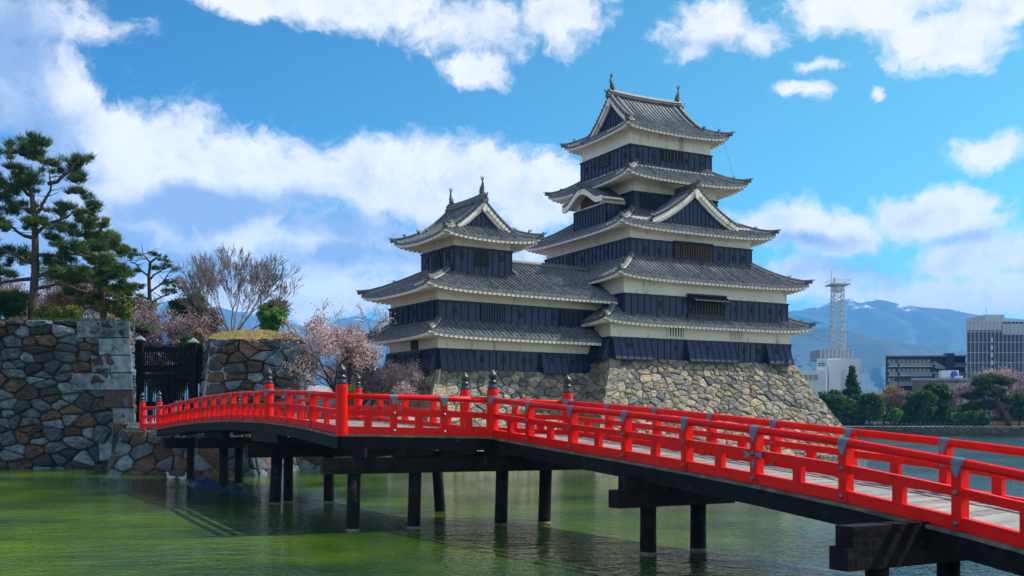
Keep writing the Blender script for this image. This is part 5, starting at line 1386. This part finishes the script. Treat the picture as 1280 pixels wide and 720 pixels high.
# --- large bare tree
x_ = X_(291,80); o = thing('bare_tree', 'large leafless tree with a fan of fine grey twigs above the straw-capped abutment', 'tree', (x_, 80, 2.9)); B = Branches(8)
B.mb.tube([(x_, 80, 2.9), (x_, 80, 7.6), (x_-.05, 80, 9.6)], [.36,.29,.24], 9)
for i, ang in enumerate((-62, -46, -33, -20, -8, 5, 17, 30, 43, 60)):
    a_ = R(ang); B.grow((x_+.04*i-.2, 80, 9.2+.12*(i % 3)), (math.sin(a_), B.rs.uniform(-.5,.5), math.cos(a_)*1.0), 2.2*(1-.12*abs(ang)/60), .085, 6, .40, .14, 6, (2,2), .74, .08, .011, 0)
B.mb.build('trunk', ['bark_g'], o, smooth=True)
# --- cherry trees
def cherry(label, px, Y, seed, zb, L0, depth, nb, mt='blossom', r0=.2, spread=.62, up=.05, size=.07, stems=1, lean=(0,0), jit=.16, shrink=.76, group='cherry trees in early blossom', kids=(2,2), bark='bark_k'):
    o, B = bare_tree('cherry_tree', label, px, 0, Y, 6, seed, bark=bark, spread=spread, depth=depth, L0=L0, r0=r0, zbase=zb, up=up, cat='cherry tree', stems=stems, lean=lean, shrink=shrink, kids=kids)
    o['group'] = group
    B.mb.build('trunk', [bark], o, smooth=True)
    rs = np.random.default_rng(seed); T = np.array([tuple(t[0]) for t in B.tips]); idx = rs.integers(0, len(T), nb)
    npmesh('crown', leaves(T[idx], size, rs, .8, jit), 4, mt, np.clip(rs.random(nb)*.6+.4*(np.sin(T[idx][:,0]*2)+np.sin(T[idx][:,2]*2.5))*.5+.2, 0, 1), o)
    return o
cherry('pale pink cherry tree in blossom between the abutment and the small keep', 436, 68, 21, 2.8, 2.35, 6, 22000, r0=.24, spread=.78, up=.04, size=.055, lean=(-.15,0), stems=2, jit=.15)
cherry('low pink cherry branches reaching toward the small keep wall', 462, 71, 22, 2.8, 1.75, 5, 12000, spread=.8, up=0, size=.055, r0=.16, jit=.2, lean=(.1,0))
cherry('pale mauve cherry in blossom above the left end of the gate', 203, 76, 23, 3.6, 2.4, 6, 16000, mt='mauve', spread=.75, up=.02, size=.055, r0=.2, jit=.2, stems=2)
cherry('dusky pink budding cherry behind the rampart, right of the big pine trunk', 95, 79, 24, gz-.4, 1.5, 5, 14000, mt='blossom2', spread=.8, up=.0, size=.06, r0=.14, jit=.25, stems=3)
cherry('dusky budding cherry at the far left edge behind the rampart', 5, 82, 25, gz-.4, 1.6, 5, 12000, mt='blossom2', spread=.8, up=.02, size=.06, r0=.14, jit=.25, stems=3)
cherry('dusky pink budding cherry in the distance left of the thin pine', 150, 84, 26, 6, 1.9, 5, 12000, mt='blossom2', spread=.7, up=.05, size=.06, r0=.14, jit=.25, stems=2)
def bush(label, px, py, rx, ry, Y, mt, seed, n=8000, size=.085, cat='shrub', name='evergreen_shrub', zb=2.8, conic=False, nclump=60, group=None):
    if conic: nclump = 150
    if Y > 190: ry *= 1.15; py += 3; rx *= 1.12
    o = thing(name, label, cat, (X_(px, Y), Y, zb), group); rs = np.random.default_rng(seed); x, z = X_(px, Y), Z_(py, Y); s = Y/FPX; C = []; Rr = []
    zt = z+ry*s; zl_ = max(zb+.2, z-ry*s)
    for i in range(nclump):
        if conic:
            k = rs.random()**.8; r = rx*s*(1-k)*.85+.1*rx*s; a = rs.uniform(0, 6.28); q = rs.random()**.5*r; C.append((x+q*math.cos(a), Y+q*math.sin(a), zl_+(zt-zl_)*k)); Rr.append(rx*s*.34*(1.1-k*.75))
        else:
            v = rs.normal(0,1,3); v /= np.linalg.norm(v); v *= rs.random()**.35*rs.uniform(.85, 1.15); C.append((x+v[0]*rx*s*.8, Y+v[1]*rx*s*.7, z+v[2]*ry*s*.8)); Rr.append(rx*s*rs.uniform(.18,.38))
    P, tn = clumps(C, Rr, n//nclump, rs, .7)
    mb = MB(); mb.tube([(x, Y, zb), (x+.1, Y, (zb+z)/2), (x, Y, z)], [.16*rx*s*.4+.05, .12*rx*s*.4+.04, .04], 7)
    r2 = random.Random(seed)
    for c in r2.sample(C, min(10, len(C))): mb.tube([(x, Y, (zb+z)/2), ((x+c[0])/2, (Y+c[1])/2, (z+c[2])/2-.1), c], [.06,.04,.015], 4)
    mb.build('trunk', ['bark_k'], o, smooth=True)
    npmesh('crown', leaves(P, size, rs, .5, .03), 4, mt, np.clip(tn+rs.normal(0,.2,len(tn)),0,1), o)
    return o
bush('dark evergreen with layered boughs between the blossom and the bare tree', 238, 392, 32, 32, 82, 'pine', 31, cat='tree', name='evergreen_tree', n=15000)
bush('yellow-green leafy shrub behind the gate below the thin pine', 228, 412, 24, 16, 78, 'pine2', 32)
bush('bright green shrub just behind the straw-capped abutment', 340, 398, 22, 18, 80, 'lime', 33)
bush('olive rounded pine crown right of the bare tree', 345, 386, 20, 12, 84, 'pine2', 34)
bush('dark shrub behind the gate on its right side', 238, 452, 30, 40, 73, 'green', 35, n=16000)
bush('tan dry shrub seen through the gate slats', 188, 455, 30, 38, 82, 'tan', 36, n=9000)
bush('olive shrub low behind the middle of the gate', 214, 480, 26, 30, 76, 'pine2', 62, n=12000)
cherry('low mauve cherry thicket between the two castle-side cherry trees', 448, 74, 27, 2.8, 1.7, 5, 14000, mt='mauve', spread=.8, up=.08, size=.055, r0=.14, jit=.25, stems=3)
bush('golden green shrub at the right end of the left rampart', 152, 384, 14, 22, 70, 'pine2', 37, zb=gz-.4)
bush('low brown-green undergrowth at the foot of the big pine', 75, 392, 34, 10, 70, 'pine2', 38, zb=gz-.4, n=6000)
bush('low green undergrowth at the left edge of the rampart top', 8, 382, 26, 18, 71, 'green', 39, zb=gz-.4, n=6000)
bush('small bright green shrub at the foot of the pink cherry', 440, 487, 16, 7, 66, 'lime', 40, n=1800, size=.06)
bush('olive evergreen mass between the rampart end and the thin pine', 172, 398, 30, 34, 86, 'pine2', 63, n=14000)
bush('brown-green thicket right of the thin pine behind the gate', 262, 404, 18, 22, 84, 'tan', 64, n=5000)
bush('dark foliage between the two big pines', 88, 360, 46, 44, 90, 'pine', 65, n=16000, zb=gz-.4)
bush('reddish dry shrub right of the black gate top', 250, 420, 12, 14, 74, 'tan', 41, n=2600)

# --- far bank trees
ZB = 1.75
bush('tall conical conifer in front of the white building', 1065, 488, 15, 28, 214, 'green', 51, conic=True, n=7000, size=.30, zb=ZB, name='conifer', cat='tree')
bush('broad dark green tree left of the conifer, nearest the castle base', 1042, 504, 24, 18, 210, 'green', 52, n=7000, size=.30, zb=ZB, name='broadleaf_tree', cat='tree')
bush('round dark green tree right of the conifer', 1086, 506, 19, 19, 206, 'pine', 53, n=7000, size=.30, zb=ZB, name='broadleaf_tree', cat='tree')
bush('light green shrub between the round tree and the tan cherry', 1120, 514, 8, 8, 206, 'lime', 54, n=1800, size=.25, zb=ZB)
bush('wide mid-green tree in front of the brown brick building, left of a pair', 1150, 505, 20, 22, 208, 'green', 55, n=8000, size=.30, zb=ZB, conic=False, name='broadleaf_tree', cat='tree')
bush('taller pointed green tree, right of a touching pair', 1170, 498, 20, 26, 212, 'green', 56, n=8000, size=.30, zb=ZB, name='broadleaf_tree', cat='tree')
bush('yellow-green clipped hedge bush beside the bamboo fence', 1219, 517, 15, 6, 206, 'lime', 57, n=2600, size=.22, zb=ZB)
bush('second yellow-green bush right of the green pair of trees', 1196, 518, 9, 5, 205, 'lime', 58, n=1500, size=.22, zb=ZB)
bush('small round dark bush at the left end of the bamboo fence', 1229, 524, 9, 5, 200, 'green', 59, n=1600, size=.2, zb=ZB)
bush('dark maple with reddish leaves before the pink blossom', 1252, 508, 20, 14, 204, 'blossom2', 60, n=1600, size=.25, zb=ZB, name='maple_tree', cat='tree')
bush('dark green tree at the right edge of the photograph', 1274, 508, 16, 18, 203, 'green', 61, n=6000, size=.28, zb=ZB, name='broadleaf_tree', cat='tree')
Y = 202; P_ = lambda px, py, dy=0: ((px-640)/FPX*(Y+dy), Y+dy, Z_(py, Y+dy)); g0 = (X_(1262, Y), Y, ZB)
pine('pine_tree', 'leaning dark layered pine on the far bank by the bamboo fence', g0, [g0, P_(1257,518), P_(1248,502), P_(1240,488), P_(1234,476)], [[P_(1248,502), P_(1222,502)], [P_(1240,488), P_(1225,490)], [P_(1250,505), P_(1266,500)]],
     pads_from([(1236,474,14),(1224,478,10),(1250,478,10),(1218,496,12),(1232,490,12),(1246,492,10),(1222,508,14),(1238,508,12),(1262,500,10)], Y, 9, 1.5), 19, r0=.5, dens=520, L=.55, w=.09, rf=2.0)
def far_cherry(label, px, Y, seed, L0, nb, mt, stems=1):
    return cherry(label, px, Y, seed, ZB, L0, 6, nb, mt=mt, r0=.30, spread=.62, up=.08, size=.17, jit=.45, stems=stems, shrink=.78, group='cherry trees on the far bank')
far_cherry('tan budding cherry left of the blue-striped apartment block foot', 1104, 212, 71, 2.4, 5000, 'tan')
far_cherry('tan leafless tree beside the round green tree on the far bank', 1118, 216, 72, 2.3, 2500, 'tan')
far_cherry('pink blossoming cherry in front of the netted tower', 1228, 224, 73, 3.4, 9000, 'mauve', 2)
far_cherry('pink blossoming cherry at the right picture edge behind the pine', 1266, 220, 74, 3.5, 7000, 'mauve', 2)
far_cherry('pale blossom tree left of the netted tower foot', 1198, 226, 75, 2.4, 4500, 'mauve')

hd = thing('hedge_row', 'long low dark hedge behind the trees of the far bank', 'hedge', (X_(1150,226), 226, ZB)); r_ = np.random.default_rng(8)
M = 16000; xx = r_.uniform(X_(1000,226), X_(1300,226), M); top = 2.6+.9*np.sin(xx*.35)+.6*np.sin(xx*.9+1)
npmesh('foliage', leaves(np.stack([xx, 226+r_.uniform(-1,1,M), ZB+top*r_.random(M)**.6], 1), .3, r_, .6, .15), 4, 'green', r_.random(M), hd)
mb = MB(); mb.box(X_(1000,226), X_(1300,226), 225.6, 226.4, ZB-.05, ZB+1.4); mb.build('stems', ['bark_k'], hd)
# --- far bank fences and cars
fn = thing('bamboo_fence', 'low tan bamboo fence on the far bank under the dark pine', 'fence', (X_(1262,203), 203, ZB)); mb = MB()
x0, x1 = X_(1236,203), X_(1300,203); k = 90
for i in range(k): mb.box(x0+(x1-x0)*i/k, x0+(x1-x0)*(i+.8)/k, 203, 203.06, ZB, ZB+1.0)
mb.build('canes', ['fence'], fn); mb = MB()
for z in (.3, .8): mb.box(x0, x1, 202.93, 203, ZB+z, ZB+z+.08)
mb.build('crossbars', ['bark'], fn)
fn = thing('path_fence', 'low dark post fence along the far footpath', 'fence', (X_(1150,200), 199.5, ZB))
for i in range(24):
    x = X_(1085+i*6, 199.5); mb = MB(); mb.box(x-.09, x+.09, 199.4, 199.6, ZB-.05, ZB+.75); mb.build('fence_post', ['bark'], fn)
mb = MB(); mb.beam((X_(1085,199.5),199.5,ZB+.6), (X_(1223,199.5),199.5,ZB+.6), .06, .06); mb.build('fence_rail', ['bark'], fn)
def car(label, px, Y, m):
    x = X_(px, Y); o = thing('parked_car', label, 'car', (x, Y, ZB), 'cars parked beyond the far path'); mb = MB()
    prof = [(-2.1,.35),(2.1,.35),(2.15,.75),(1.2,.9),(.75,1.4),(-1.2,1.42),(-1.85,.95),(-2.15,.85)]
    k = len(prof); mb.add([(x+a, Y-.8, ZB+b) for a, b in prof]+[(x+a, Y+.8, ZB+b) for a, b in prof], [tuple(range(k)), tuple(range(k,2*k))[::-1]]+[((i+1)%k, i, i+k, (i+1)%k+k) for i in range(k)]); mb.build('body', [m], o)
    mb = MB(); pr = [(1.0,.92),(.65,1.33),(-1.1,1.35),(-1.6,.95)]; mb.add([(x+a, Y-.805, ZB+b) for a, b in pr], [(0,1,2,3)]); mb.build('side_window', ['glass'], o)
    for a in (-1.3, 1.3):
        mb = MB(); mb.tube([(x+a, Y-.85, ZB+.33), (x+a, Y-.6, ZB+.33)], .33, 14); mb.build('wheel', ['tyre'], o)
car('small pale blue car parked between the far trees', 1096, 214, 'car_w'); car('blue car parked behind the light green shrub', 1108, 216, 'car_b')

# ------------------------------------------------------------------ far buildings
def bldg(name, label, px0, px1, pyt, Y, depth, wall, zb=1.7, cat='building'):
    x0, x1 = X_(px0, Y), X_(px1, Y); o = thing(name, label, cat, ((x0+x1)/2, Y+depth/2, zb)); zt = Z_(pyt, Y)
    mb = MB(); q_ = (Y+depth)/Y; ax, bx_ = (x0*q_+.3), max(x1*1.0, x0*q_+2); mb.hexa([(x0,Y,zb),(x1,Y,zb),(max(x1,ax+1),Y+depth,zb),(ax,Y+depth,zb),(x0,Y,zt),(x1,Y,zt),(max(x1,ax+1),Y+depth,zt),(ax,Y+depth,zt)]); mb.build('wall', [wall], o); return o, x0, x1, zt
Y = 330
o, x0, x1, zt = bldg('exchange_building', 'plain white box building with a roof plant screen, carrying the lattice mast', 1034, 1076, 448, Y, 26, 'white_b')
mb = MB(); mb.box(X_(1034.5,Y)+.1, X_(1050,Y), Y-1.2, Y-.003, 1.7, zt-.4); mb.build('side_wing', ['white_b'], o)
mb = MB(); mb.box(X_(1033,Y), X_(1073,Y), Y+6, Y+18, zt, Z_(435,Y)); ps = mb.build('plant_screen', ['grey_b'], o)
mb = MB()
for i in range(9): x = X_(1033+i*5, Y); mb.box(x-.12, x+.12, Y+5.8, Y+5.997, zt, Z_(434.5,Y))
mb.build('screen_posts', ['steel'], ps)
mb = MB(); mb.box(X_(1040,Y), X_(1043,Y), Y-.15, Y-.003, Z_(480,Y), Z_(470,Y)); mb.build('vent', ['glass'], o)
mb = MB(); mb.box(X_(1023.5,Y), X_(1031.5,Y), Y-.4, Y-.2, Z_(458,Y), Z_(453.5,Y))
sg = MB(); Yw = 326
o2, a0, a1, z2 = bldg('low_building', 'low white building with a band of dark windows beside the castle base', 1000, 1032, 463, 322, 16, 'white_b')
for (p0, p1) in ((1005,1009),(1011,1015),(1017,1022)):
    mb = MB(); mb.box(X_(p0,322), X_(p1,322), 321.8, 321.997, Z_(475,322), Z_(468.5,322)); mb.build('window', ['glass'], o2)
o3, a0, a1, z3 = bldg('stair_block', 'narrow pale block with a green sign left of the white box building', 1021, 1034, 448, 324, 12, 'white_b')
mb = MB(); mb.box(X_(1023,324), X_(1031,324), 323.7, 323.997, Z_(457.5,324), Z_(453.5,324)); s_ = mb.build('sign', ['sign_g'], o3)
mb = MB(); 
for i in range(4): mb.box(X_(1024+i*1.8,324), X_(1025+i*1.8,324), 323.66, 323.697, Z_(456.5,324), Z_(454.7,324))
mb.build('sign_lettering', ['sign_w'], s_)
# lattice mast
Ym = Y+12; cx = X_(1047, Ym); zb_ = Z_(435, Ym); ztop = Z_(357, Ym)
mast = thing('lattice_mast', 'tall steel lattice communications mast standing on the white building', 'mast', (cx, Ym, zt)); h0, h1 = 2.0, 1.6
lv = 14
def mc(k, i): h = (3.9 if k < 0 else h0+(h1-h0)*k); z = zt if k < 0 else zb_-3+(ztop-zb_+3)*k; return Vector((cx+(-h, h, h, -h)[i], Ym+(-h, -h, h, h)[i], z))
for i in range(4):
    mb = MB(); mb.tube([mc(-1,i), mc(.06,i), mc(1,i)], .16, 6); mb.build('leg', ['steel'], mast)
for j in range(lv):
    mb = MB()
    for i in range(4):
        a, b = mc(j/lv, i), mc(j/lv, (i+1)%4); c, d_ = mc((j+1)/lv, i), mc((j+1)/lv, (i+1)%4)
        mb.tube([a, b], .08, 4); mb.tube([a, d_], .08, 4); mb.tube([b, c], .08, 4)
    mb.build('bracing', ['steel'], mast)
mb = MB(); mb.box(cx-3.2, cx+3.2, Ym-3.2, Ym+3.2, ztop, ztop+.35)
for i in range(9):
    for sy in (-3.1, 3.1): x = cx-3.1+6.2*i/8; mb.tube([(x, Ym+sy, ztop+.3), (x, Ym+sy, ztop+1.5)], .05, 4)
for sy in (-3.1, 3.1): mb.tube([(cx-3.1, Ym+sy, ztop+1.5), (cx+3.1, Ym+sy, ztop+1.5)], .06, 4)
for sx in (-3.1, 3.1): mb.tube([(cx+sx, Ym-3.1, ztop+1.5), (cx+sx, Ym+3.1, ztop+1.5)], .06, 4)
mb.build('top_platform', ['steel'], mast)
mb = MB(); mb.lathe([(1.2,-2.2),(1.7,-1.8),(1.7,-.4),(1.3,0)], (cx, Ym, ztop), 14); mb.build('equipment_drum', ['white_b'], mast)
mb = MB(); mb.tube([(cx-2.6, Ym-2, ztop+.3), (cx-2.6, Ym-2, ztop+4.6)], .10, 5); mb.tube([(cx-1.6, Ym-2, ztop+.3), (cx-1.6, Ym-2, ztop+2.4)], .32, 6); mb.build('antenna', ['steel'], mast)
# apartment block
Y = 300; o, x0, x1, zt = bldg('apartment_block', 'navy blue apartment block with pale balcony bands, left of the netted tower', 1107, 1207, 446, Y, 18, 'navy_b')
fl = (zt-1.7)/7.3
for i in range(6):
    z = zt-.3-fl*(i+1)
    for (a, b) in ((1109,1119.5),(1122,1163),(1190,1206)):
        mb = MB(); mb.box(X_(a,Y), X_(b,Y), Y-1.5, Y-.003, z, z+.18); mb.box(X_(a,Y), X_(b,Y), Y-1.55, Y-1.45, z+.18, z+1.15, 1); mb.build('balcony', ['white_b','rail_b'], o)
        w_ = MB(); n = max(1, int((b-a)/5))
        for k in range(n): w_.box(X_(a+(b-a)*(k+.12)/n,Y), X_(a+(b-a)*(k+.88)/n,Y), Y-.08, Y-.004, z+.3, z+fl-.5)
        w_.build('window', ['glass'], o)
    mb = MB(); mb.beam((X_(1164,Y), Y-1.6, z+.9+fl*.1), (X_(1177,Y), Y-1.6, z+.9-fl*.45), .12, .9); mb.beam((X_(1164,Y), Y-2.6, z-.1), (X_(1177,Y), Y-2.6, z+.9-fl*.5), .12, .7); mb.build('outside_stair', ['rail_b'], o)
mb = MB(); mb.box(X_(1179,Y), X_(1189,Y), Y-2.2, Y-.004, 1.7, zt+.9); mb.build('stair_tower', ['navy_b'], o)
mb = MB(); mb.hexa([(x0-.3,Y-1.7,zt),(x1+.3,Y-1.7,zt),(x1+.3,Y+18.2,zt),(x0*(Y+18)/Y,Y+18.2,zt),(x0-.3,Y-1.7,zt+.35),(x1+.3,Y-1.7,zt+.35),(x1+.3,Y+18.2,zt+.35),(x0*(Y+18)/Y,Y+18.2,zt+.35)]); mb.build('roof', ['grey_b'], o)
Y = 282; o, x0, x1, zt = bldg('brick_building', 'low brown brick building behind the pair of green trees', 1140, 1214, 473, Y, 12, 'brick_b')
for r_i, (za, zb2) in enumerate(((479,487),(495,503))):
    for i in range(9):
        a = 1172+i*4.5; mb = MB(); mb.box(X_(a,Y), X_(a+3.8,Y), Y-.1, Y-.004, Z_(zb2,Y), Z_(za,Y)); mb.build('window', ['glass'], o)
mb = MB(); mb.box(x0-.2, x1+.2, Y-.25, Y-.004, Z_(475.5,Y), Z_(472.5,Y)); mb.build('parapet', ['grey_b'], o)
Y = 278; o = thing('roof_billboard', 'white rooftop panel with a round blue emblem on the brown brick building', 'sign', (X_(1197,Y), Y+4, zt)); mb = MB(); mb.box(X_(1185,Y), X_(1207,Y), Y+4.2, Y+6, zt, Z_(462,Y)); b_ = mb.build('panel', ['white_b'], o)
mb = MB(); mb.tube([(X_(1201,Y), Y+4.18, Z_(467.5,Y)), (X_(1201,Y), Y+4.1, Z_(467.5,Y))], 1.0, 20); e_ = mb.build('round_emblem', ['sign_b'], b_)
mb = MB(); mb.box(X_(1199,Y), X_(1208,Y), Y+2.0, Y+3.4, zt, zt+.6); mb.build('roof_units', ['white_b'], b_)
# netted tower
Y = 290; o, x0, x1, zt = bldg('netted_tower', 'tall grey tower wrapped in scaffolding and mesh at the right edge', 1208, 1330, 402, Y, 26, 'net')
for i in range(25):
    a = 1208+i*5; x = X_(a, Y); mb = MB(); mb.box(x-.06, x+.06, Y-.35, Y-.15, 1.7, zt+.8); mb.build('scaffold_pole', ['net_pale'], o)
for j in range(11):
    z = 1.7+(zt-1.7)*j/10; mb = MB(); mb.box(x0-.3, x1+.3, Y-.148, Y-.05, z-.07, z+.07); mb.build('scaffold_ledger', ['net_pale'], o)
mb = MB(); mb.box(X_(1208,Y)-.02, X_(1252,Y), Y-.04, Y-.005, zt-2.4, zt+.3); mb.box(X_(1253,Y), x1, Y-.04, Y-.005, zt-3.6, zt-.6); mb.build('pale_parapet', ['net_pale'], o)
mb = MB(); mb.box(X_(1240,Y), X_(1264,Y), Y+4, Y+16, zt, Z_(391.5,Y)); pt = mb.build('roof_penthouse', ['net_pale'], o)
mb = MB(); mb.box(X_(1264,Y)+.01, X_(1272,Y), Y+4.5, Y+15, zt, Z_(399,Y)); mb.tube([(X_(1249,Y), Y+8, Z_(391.5,Y)), (X_(1249,Y), Y+8, Z_(381,Y))], .12, 5); mb.build('aerial', ['net_pale'], pt)
for k in range(6):
    mb = MB(); z = Z_(425+k*9.5, Y); mb.box(X_(1238,Y), X_(1240,Y), Y-.5, Y-.36, z-.6, z+.6); mb.build('window', ['white_b'], o)

# ------------------------------------------------------------------ mountains
def mmat(name, c1, c2):
    m = mat(name, c1, c2, .004, .95, detail=8); return m
MT['mtn'] = mmat('forest_mountain', (.012,.032,.016), (.075,.085,.045)); MT['snowm'] = mat('snowy_mountain', (.010,.028,.018), (.075,.085,.06), .006, .9, detail=10)
_nt = MT['snowm'].node_tree; _N = _nt.nodes; _L = _nt.links; _b = _N['Principled BSDF']; _src = _b.inputs['Base Color'].links[0].from_socket
_g = _N.new('ShaderNodeNewGeometry'); _s = _N.new('ShaderNodeSeparateXYZ'); _L.new(_g.outputs['Position'], _s.inputs[0])
_n = _N.new('ShaderNodeTexNoise'); _n.inputs['Scale'].default_value = .006; _n.inputs['Detail'].default_value = 8; _n.inputs['Roughness'].default_value = .65; _L.new(_g.outputs['Position'], _n.inputs['Vector'])
_m = _N.new('ShaderNodeMath'); _m.operation = 'MULTIPLY_ADD'; _L.new(_n.outputs['Fac'], _m.inputs[0]); _m.inputs[1].default_value = 900; _L.new(_s.outputs[2], _m.inputs[2])
_r = _N.new('ShaderNodeMapRange'); _L.new(_m.outputs[0], _r.inputs[0]); _r.inputs[1].default_value = 1340; _r.inputs[2].default_value = 1420
_x = _N.new('ShaderNodeMix'); _x.data_type = 'RGBA'; _L.new(_r.outputs[0], _x.inputs[0]); _L.new(_src, _x.inputs[6]); _x.inputs[7].default_value = (.75,.78,.82,1); _L.new(_x.outputs[2], _b.inputs['Base Color'])
def mountain(name, sky_pts, Y, depth, seed, m, rough=.10):
    rs = np.random.default_rng(seed); xs = np.linspace(sky_pts[0][0], sky_pts[-1][0], 260); ys = np.interp(xs, [p[0] for p in sky_pts], [p[1] for p in sky_pts])
    X = (xs-640)/FPX*Y; H = np.maximum((HZ-ys)/FPX*Y, 2)
    K = 46; ph = [(rs.uniform(.002,.02)*5000/Y, rs.uniform(0,6.28), rs.uniform(.3,1)) for _ in range(14)]
    V = []; tot = H
    sp = np.zeros_like(X)
    for f_, p_, a_ in ph: sp += a_*np.abs(np.sin(X*f_+p_))
    sp = (sp-sp.min())/(sp.max()-sp.min())
    small = np.zeros_like(X)
    for _ in range(16): f_ = rs.uniform(.01,.05)*5000/Y; small += np.sin(X*f_+rs.uniform(0,6.28))/f_*.012
    for j in range(K+1):
        k = j/K     # 0 = ridge, 1 = foot
        drop = k**(.75+.7*sp)
        warp = np.sin(X*.0016*5000/Y+k*5+seed)*.5+.5
        z = H*(1-drop)*(1-rough*warp*math.sin(math.pi*k))+small*math.sin(math.pi*min(1, k+.15))*4*(1-k)+H*.05*rs.normal(0,.25,len(X))*math.sin(math.pi*k)
        V.append(np.stack([X+sp*depth*.15*math.sin(k*6), np.full_like(X, Y-depth*k)+rs.normal(0,depth*.004,len(X)), np.maximum(z, 1)], 1))
    back = np.stack([X, np.full_like(X, Y+depth*.6), np.full_like(X, 1.0)], 1)
    V = [back]+V; V = np.concatenate(V); n = len(xs); mb = MB()
    fs = [(j*n+i, (j+1)*n+i, (j+1)*n+i+1, j*n+i+1) for j in range(K+1) for i in range(n-1)]
    mb.add(V.tolist(), fs); return struct(mb.build(name, [m], smooth=True))
mountain('far_mountain', [(-600,470),(-200,440),(60,420),(140,392),(185,378),(225,374),(262,380),(300,390),(345,396),(385,410),(415,404),(445,394),(468,398),(500,412),(560,430),(640,440),(760,430),(880,412),(960,396),(1000,387),(1030,379),(1055,373),(1075,373),(1100,376),(1140,381),(1180,387),(1215,393),(1250,397),(1300,401),(1400,415),(1600,440),(1900,470)], 8000, 2600, 4, 'snowm')
mountain('near_hills', [(560,500),(800,470),(900,440),(960,416),(1000,406),(1025,407),(1055,413),(1085,422),(1120,433),(1150,441),(1190,452),(1240,462),(1300,470),(1500,490)], 4800, 1600, 6, 'mtn')
# snow patches high on the far mountain
# ------------------------------------------------------------------ the air
def haze():
    m = bpy.data.materials.new('haze_air'); m.use_nodes = True; nt = m.node_tree; nt.nodes.clear()
    out = nt.nodes.new('ShaderNodeOutputMaterial'); v = nt.nodes.new('ShaderNodeVolumePrincipled'); nt.links.new(v.outputs[0], out.inputs['Volume'])
    v.inputs['Color'].default_value = (.14,.48,1,1); v.inputs['Density'].default_value = HAZE; v.inputs['Anisotropy'].default_value = .0
    MT['haze'] = m; mb = MB(); mb.box(-9200, 9200, -300, 9800, -2.7, 1020); h = mb.build('haze', ['haze']); h['kind'] = 'stuff'; tag(h, 'thin blue air haze fading the far mountains', 'haze')
HAZE = 1.35e-4
if not globals().get('NOHAZE'): haze()
for ob in list(scene.objects):
    if '_org' in ob: del ob['_org']
